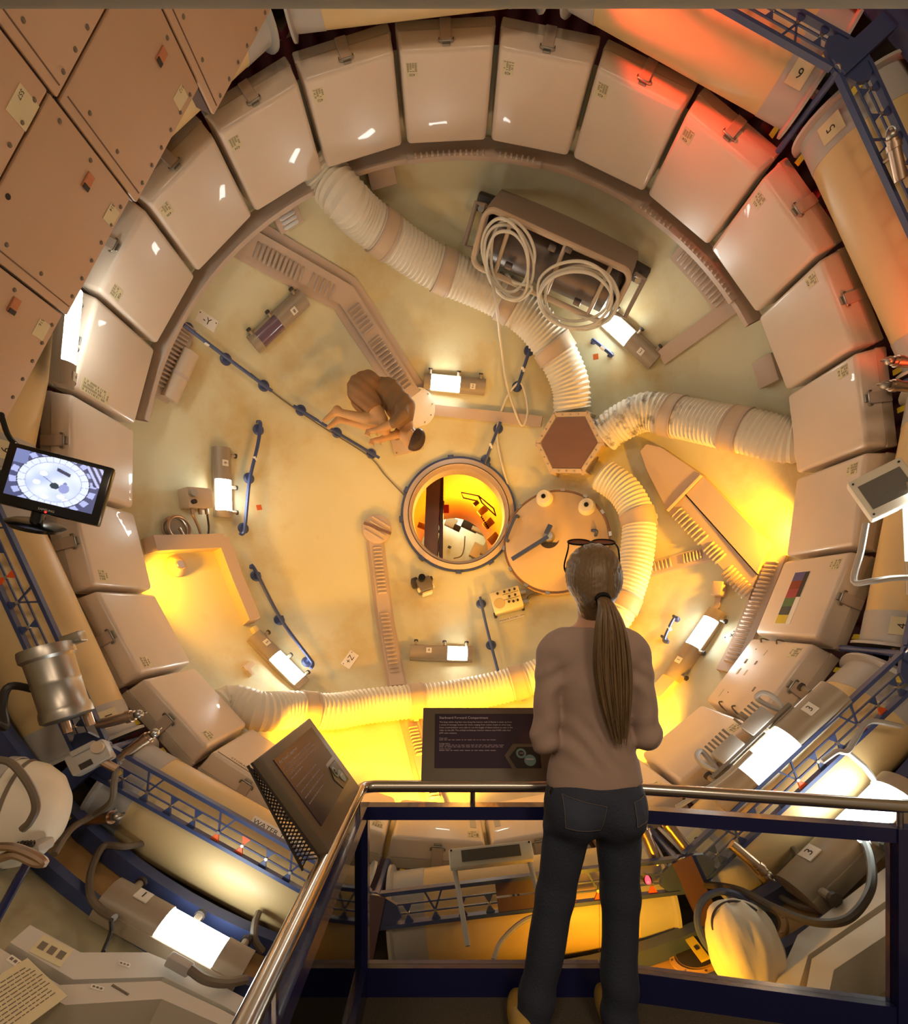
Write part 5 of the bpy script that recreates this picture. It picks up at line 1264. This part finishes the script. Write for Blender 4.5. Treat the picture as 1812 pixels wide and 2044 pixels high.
def patch(f, poly, off, m, name, parent, n=8, thick=.002):
    (x00, z00), (x10, z10), (x11, z11), (x01, z01) = poly; vs = []; fs = []
    for j in range(n+1):
        for i in range(n+1):
            a, b = i/n, j/n
            x = (x00*(1-a)+x10*a)*(1-b)+(x01*(1-a)+x11*a)*b; z = (z00*(1-a)+z10*a)*(1-b)+(z01*(1-a)+z11*a)*b
            y = back_y(f, x, z); y = -.1 if y is None else y
            vs.append((x, y-off, z))
    for j in range(n):
        for i in range(n): q = j*(n+1)+i; fs.append((q, q+1, q+n+2, q+n+1))
    return MB().add(vs, fs).build(name, m, parent, smooth=60)
denim2 = mat('denim_pocket', rgb(58, 64, 84), .8, var=.25, vscale=9)
stitch = mat('stitch', rgb(104, 96, 92), .7, var=0)
def lx(px): return (px-CX)/573.-R0.x
def lz(py): return CAMZ-(py-CY)/573.
for q in ([(1110, 1566), (1188, 1582), (1178, 1628), (1112, 1622)], [(1240, 1576), (1270, 1570), (1270, 1612), (1242, 1618)]):
    pl = [(lx(a), lz(b)) for a, b in q]; patch(jeans, pl, .004, denim2, 'pocket', jo)
    for (a, b) in zip(pl, pl[1:]+pl[:1]):
        pts = []
        for i in range(7):
            x, z = a[0]+(b[0]-a[0])*i/6, a[1]+(b[1]-a[1])*i/6; y = back_y(jeans, x, z)
            if y is not None: pts.append((x, y-.006, z))
        if len(pts) > 2: MB().tube(pts, .0012, 5).build('stitching', stitch, jo)
def hairS(P):
    x, y, z = P[..., 0], P[..., 1], P[..., 2]
    d = allmin(.03, ellS(P, (0, .012, 1.602), (.092, .112, .096)), ellS(P, (0, -.02, 1.56), (.090, .094, .085)), ellS(P, (0, -.055, 1.512), (.052, .055, .05)), ellS(P, (0, -.02, 1.47), (.055, .045, .05)))
    d = d+.0016*np.sin(np.arctan2(x, z-1.505)*46)
    return np.maximum(d, np.minimum(y-.085+.6*(1.60-z), 1)) if False else np.maximum(d, (y-.07)-1.6*np.clip(z-1.63, 0, .1))
ho = body_mesh('hair', hairS, (-.12, -.14, 1.39), (.12, .16, 1.72), .006, hairm, t)
b = MB(); rnd = random.Random(3)
spine = [(0, -.10, 1.505), (.004, -.145, 1.475), (.012, -.155, 1.40), (.022, -.14, 1.28), (.035, -.13, 1.16), (.05, -.125, 1.04)]
wd = [.016, .024, .046, .056, .046, .022]; dpt = [.014, .02, .03, .03, .024, .012]
for k in range(260):
    a = rnd.uniform(0, 6.283); r = math.sqrt(rnd.random()); ox, oy = r*math.cos(a), r*math.sin(a)
    ln = rnd.uniform(.78, 1.0) if k % 4 else rnd.uniform(.95, 1.04); j = rnd.uniform(-.25, .25)
    pts = []
    for i in range(6):
        f = i/5*ln; s = min(4, int(f*5)); u = f*5-s
        c = V(spine[s]).lerp(V(spine[s+1]), u); w = wd[s]+(wd[s+1]-wd[s])*u; d = dpt[s]+(dpt[s+1]-dpt[s])*u
        pts.append(c+V(((ox+j*f)*w, oy*d, 0)))
    b.tube(smooth_path(pts, 3), [.0048]*10+[.004, .0035, .003, .002, .0015, .001], 5)
pt = b.build('ponytail', hairm, t, smooth=80)
MB().tube([(.021*math.cos(a), -.112-.006*math.sin(a), 1.500+.016*math.sin(a)) for a in [2*math.pi*i/18 for i in range(18)]], .007, 8, closed=True).build('hair_tie', black, pt)
gl = MB()
for s in (-1, 1):
    c = V((s*.043+.0, .025, 1.700)); 
    gl.tube([c+V((.040*math.cos(a), .022*math.sin(a)-.0, .012*math.sin(a)*1.0+.004)) for a in [2*math.pi*i/20 for i in range(20)]], .0035, 6, closed=True)
    gl.tube(smooth_path([c+V((s*.038, 0, .002)), V((s*.088, -.0, 1.675)), V((s*.097, .02, 1.62)), V((s*.085, .03, 1.59))], 4), .003, 6)
gl.tube([(-.006, .03, 1.706), (.006, .03, 1.706)], .003, 6)
gs = gl.build('sunglasses', black, t)
for s in (-1, 1):
    MB().lathe([(.0001, .0), (.038, .0)], 20, T3(s*.043, .025, 1.704) @ RX(28) @ Matrix.Diagonal((1, .6, 1, 1))).build('lens', mat('brown_lens', rgb(120, 66, 44), .1, var=0), gs)
kz = lz(1575)
ky = MB().rbox((lx(1097), -.05, kz), (.022, .02, .045), .006).build('key_fob', black, t); MB().box((lx(1095), -.05, kz-.045), (.01, .004, .05)).build('key', copper, ky)
sh = mat('shoe_tan', rgb(196, 160, 84), .6, var=.08)
def shoe(c):
    def f(P): return np.maximum(smin(ellS(P, (c[0], c[1], .035), (.048, .125, .044)), ellS(P, (c[0], c[1]-.06, .045), (.042, .055, .05)), .02), .002-P[..., 2])
    return f
for c in ((-.25, .02), (.075, .05)): body_mesh('shoe', shoe(c), (c[0]-.07, c[1]-.15, -.004), (c[0]+.07, c[1]+.15, .11), .007, sh, t)
# ------------------------------------------------------------------ tucked figure floating before the dome
Y0 = 5.55
def q(px, py, dy=0): p = at(px, py, Y0); return np.array((p.x, p.y+dy, p.z))
U = Y0/FPX
t = thing('person', 'tucked tumbling man in brown shirt and shorts floating before the dome', 'person', T3(*at(765, 820, Y0)))
def trunk(P, g=0): return allmin(.06, capS(P, q(738, 775), q(775, 785), 25*U+g, 25*U+g), capS(P, q(775, 785), q(800, 815), 25*U+g, 25*U+g), capS(P, q(800, 815), q(802, 836), 25*U+g, 19*U+g), capS(P, q(736, 774, -.09), q(736, 774, .09), 22*U+g, 22*U+g), capS(P, q(803, 828, -.14), q(803, 828, .14), 12*U+g, 12*U+g))
def thigh(P, dy, g=0): return allmin(.04, ellS(P, q(724, 784, dy), (25*U+g, .13+g, 27*U+g)), capS(P, q(726, 792, dy), q(762, 842, dy*1.1), 24*U+g, 14*U+g))
def shin(P, dy): return allmin(.03, capS(P, q(765, 848, dy*1.1), q(735, 843, dy), 12*U, 11*U), capS(P, q(735, 843, dy), q(678, 830, dy), 11*U, 7*U), capS(P, q(676, 827, dy), q(652, 846, dy), 7.5*U, 4.5*U), ellS(P, q(677, 824, dy), (7*U, 7*U, 7*U)))
def uparm(P, dy, g=0): return capS(P, q(806, 838, dy), q(790, 856, dy*1.1), 11*U+g, 9*U+g)
def forearm(P, dy):
    d = allmin(.02, capS(P, q(790, 856, dy*1.1), q(755, 868, dy), 9*U, 6*U), ellS(P, q(748, 869, dy), (7*U, 5*U, 5.5*U)))
    for i in range(4):
        d = smin(d, capS(P, q(746, 866+2.2*i, dy), q(736-i, 868+3*i, dy), 1.9*U, 1.8*U), .008); d = smin(d, capS(P, q(736-i, 868+3*i, dy), q(738+i*2, 875+2*i, dy), 1.8*U, 1.6*U), .008)
    return smin(d, capS(P, q(752, 872, dy), q(757, 879, dy), 2.2*U, 1.9*U), .008)
def mhead(P):
    d = allmin(.03, ellS(P, q(822, 876), (19*U, 16*U, 19*U)), ellS(P, q(808, 868), (12*U, 12*U, 13*U)), capS(P, q(812, 840), q(818, 862), 10.5*U, 10*U))
    d = smin(d, capS(P, q(803, 876), q(798, 874), 3*U, 2.4*U), .012); d = smin(d, ellS(P, q(798, 866), (3.5*U, 6*U, 2*U)), .01)
    for s in (-1, 1):
        d = smin(d, ellS(P, q(820, 868, s*.085), (5*U, 2.2*U, 6.5*U)), .01); d = np.maximum(d, -ellS(P, q(803, 882, s*.035), (3*U, 3.4*U, 2*U)))
    return d
def mbody(P):
    d = allmin(.03, trunk(P, -.008), mhead(P))
    for s in (-1, 1): d = smin(smin(smin(smin(d, thigh(P, s*.10, -.006), .03), shin(P, s*.10), .02), uparm(P, s*.17, -.004), .02), forearm(P, s*.15), .02)
    return d
lo, hi = at(636, 910, Y0), at(862, 735, Y0)
mb_ = body_mesh('body', mbody, (lo.x, Y0-.32, lo.z), (hi.x, Y0+.32, hi.z), .0125, mat('skin_gold', rgb(206, 156, 102), .5, var=.06, vscale=12), t, world=True)
def mshirt(P):
    d = trunk(P, .008)
    for s in (-1, 1): d = smin(d, uparm(P, s*.17, .008), .02)
    d = d+.004*np.sin(60*P[..., 0]-40*P[..., 2])
    c = (P-q(752, 778)) @ np.array((.8, 0, -.6)); return np.maximum(d, -c-.02)
sm_ = mat('brown_shirt', rgb(142, 108, 72), .85, var=.10, vscale=10, bump=.2, bscale=14)
body_mesh('shirt', mshirt, (lo.x, Y0-.32, lo.z), (hi.x, Y0+.32, hi.z), .012, sm_, t, world=True)
def mshort(P):
    d = capS(P, q(736, 774, -.09), q(738, 774, .09), 24*U+.01, 24*U+.01)
    d = smin(d, capS(P, q(738, 775), q(756, 780), 27*U, 26*U), .03)
    for s in (-1, 1): d = smin(d, thigh(P, s*.10, .012), .02)
    d = d+.004*np.sin(45*P[..., 0]+60*P[..., 2])
    c = (P-q(752, 826)) @ np.array((.55, 0, -.83)); e = (P-q(762, 782)) @ np.array((.85, 0, .1)); return np.maximum(np.maximum(d, c), e-.03)
body_mesh('shorts', mshort, (lo.x, Y0-.32, lo.z), (hi.x, Y0+.32, hi.z), .012, mat('brown_shorts', rgb(150, 110, 72), .85, var=.10, vscale=10, bump=.2, bscale=14), t, world=True)
def mhair(P):
    d = allmin(.02, ellS(P, q(826, 879), (21*U, 18*U, 21*U)), ellS(P, q(836, 872), (13*U, 15*U, 17*U)))
    c = (P-q(822, 884)) @ np.array((-.80, 0, .35)); e = (P-q(820, 868)) @ np.array((-.9, 0, .35))
    return np.maximum(d, c-.012)
body_mesh('hair', mhair, (lo.x, Y0-.32, lo.z), (hi.x, Y0+.32, hi.z), .011, mat('hair_dark', rgb(64, 42, 26), .5, var=.4, vscale=60, bump=.5, bscale=80), t, world=True)
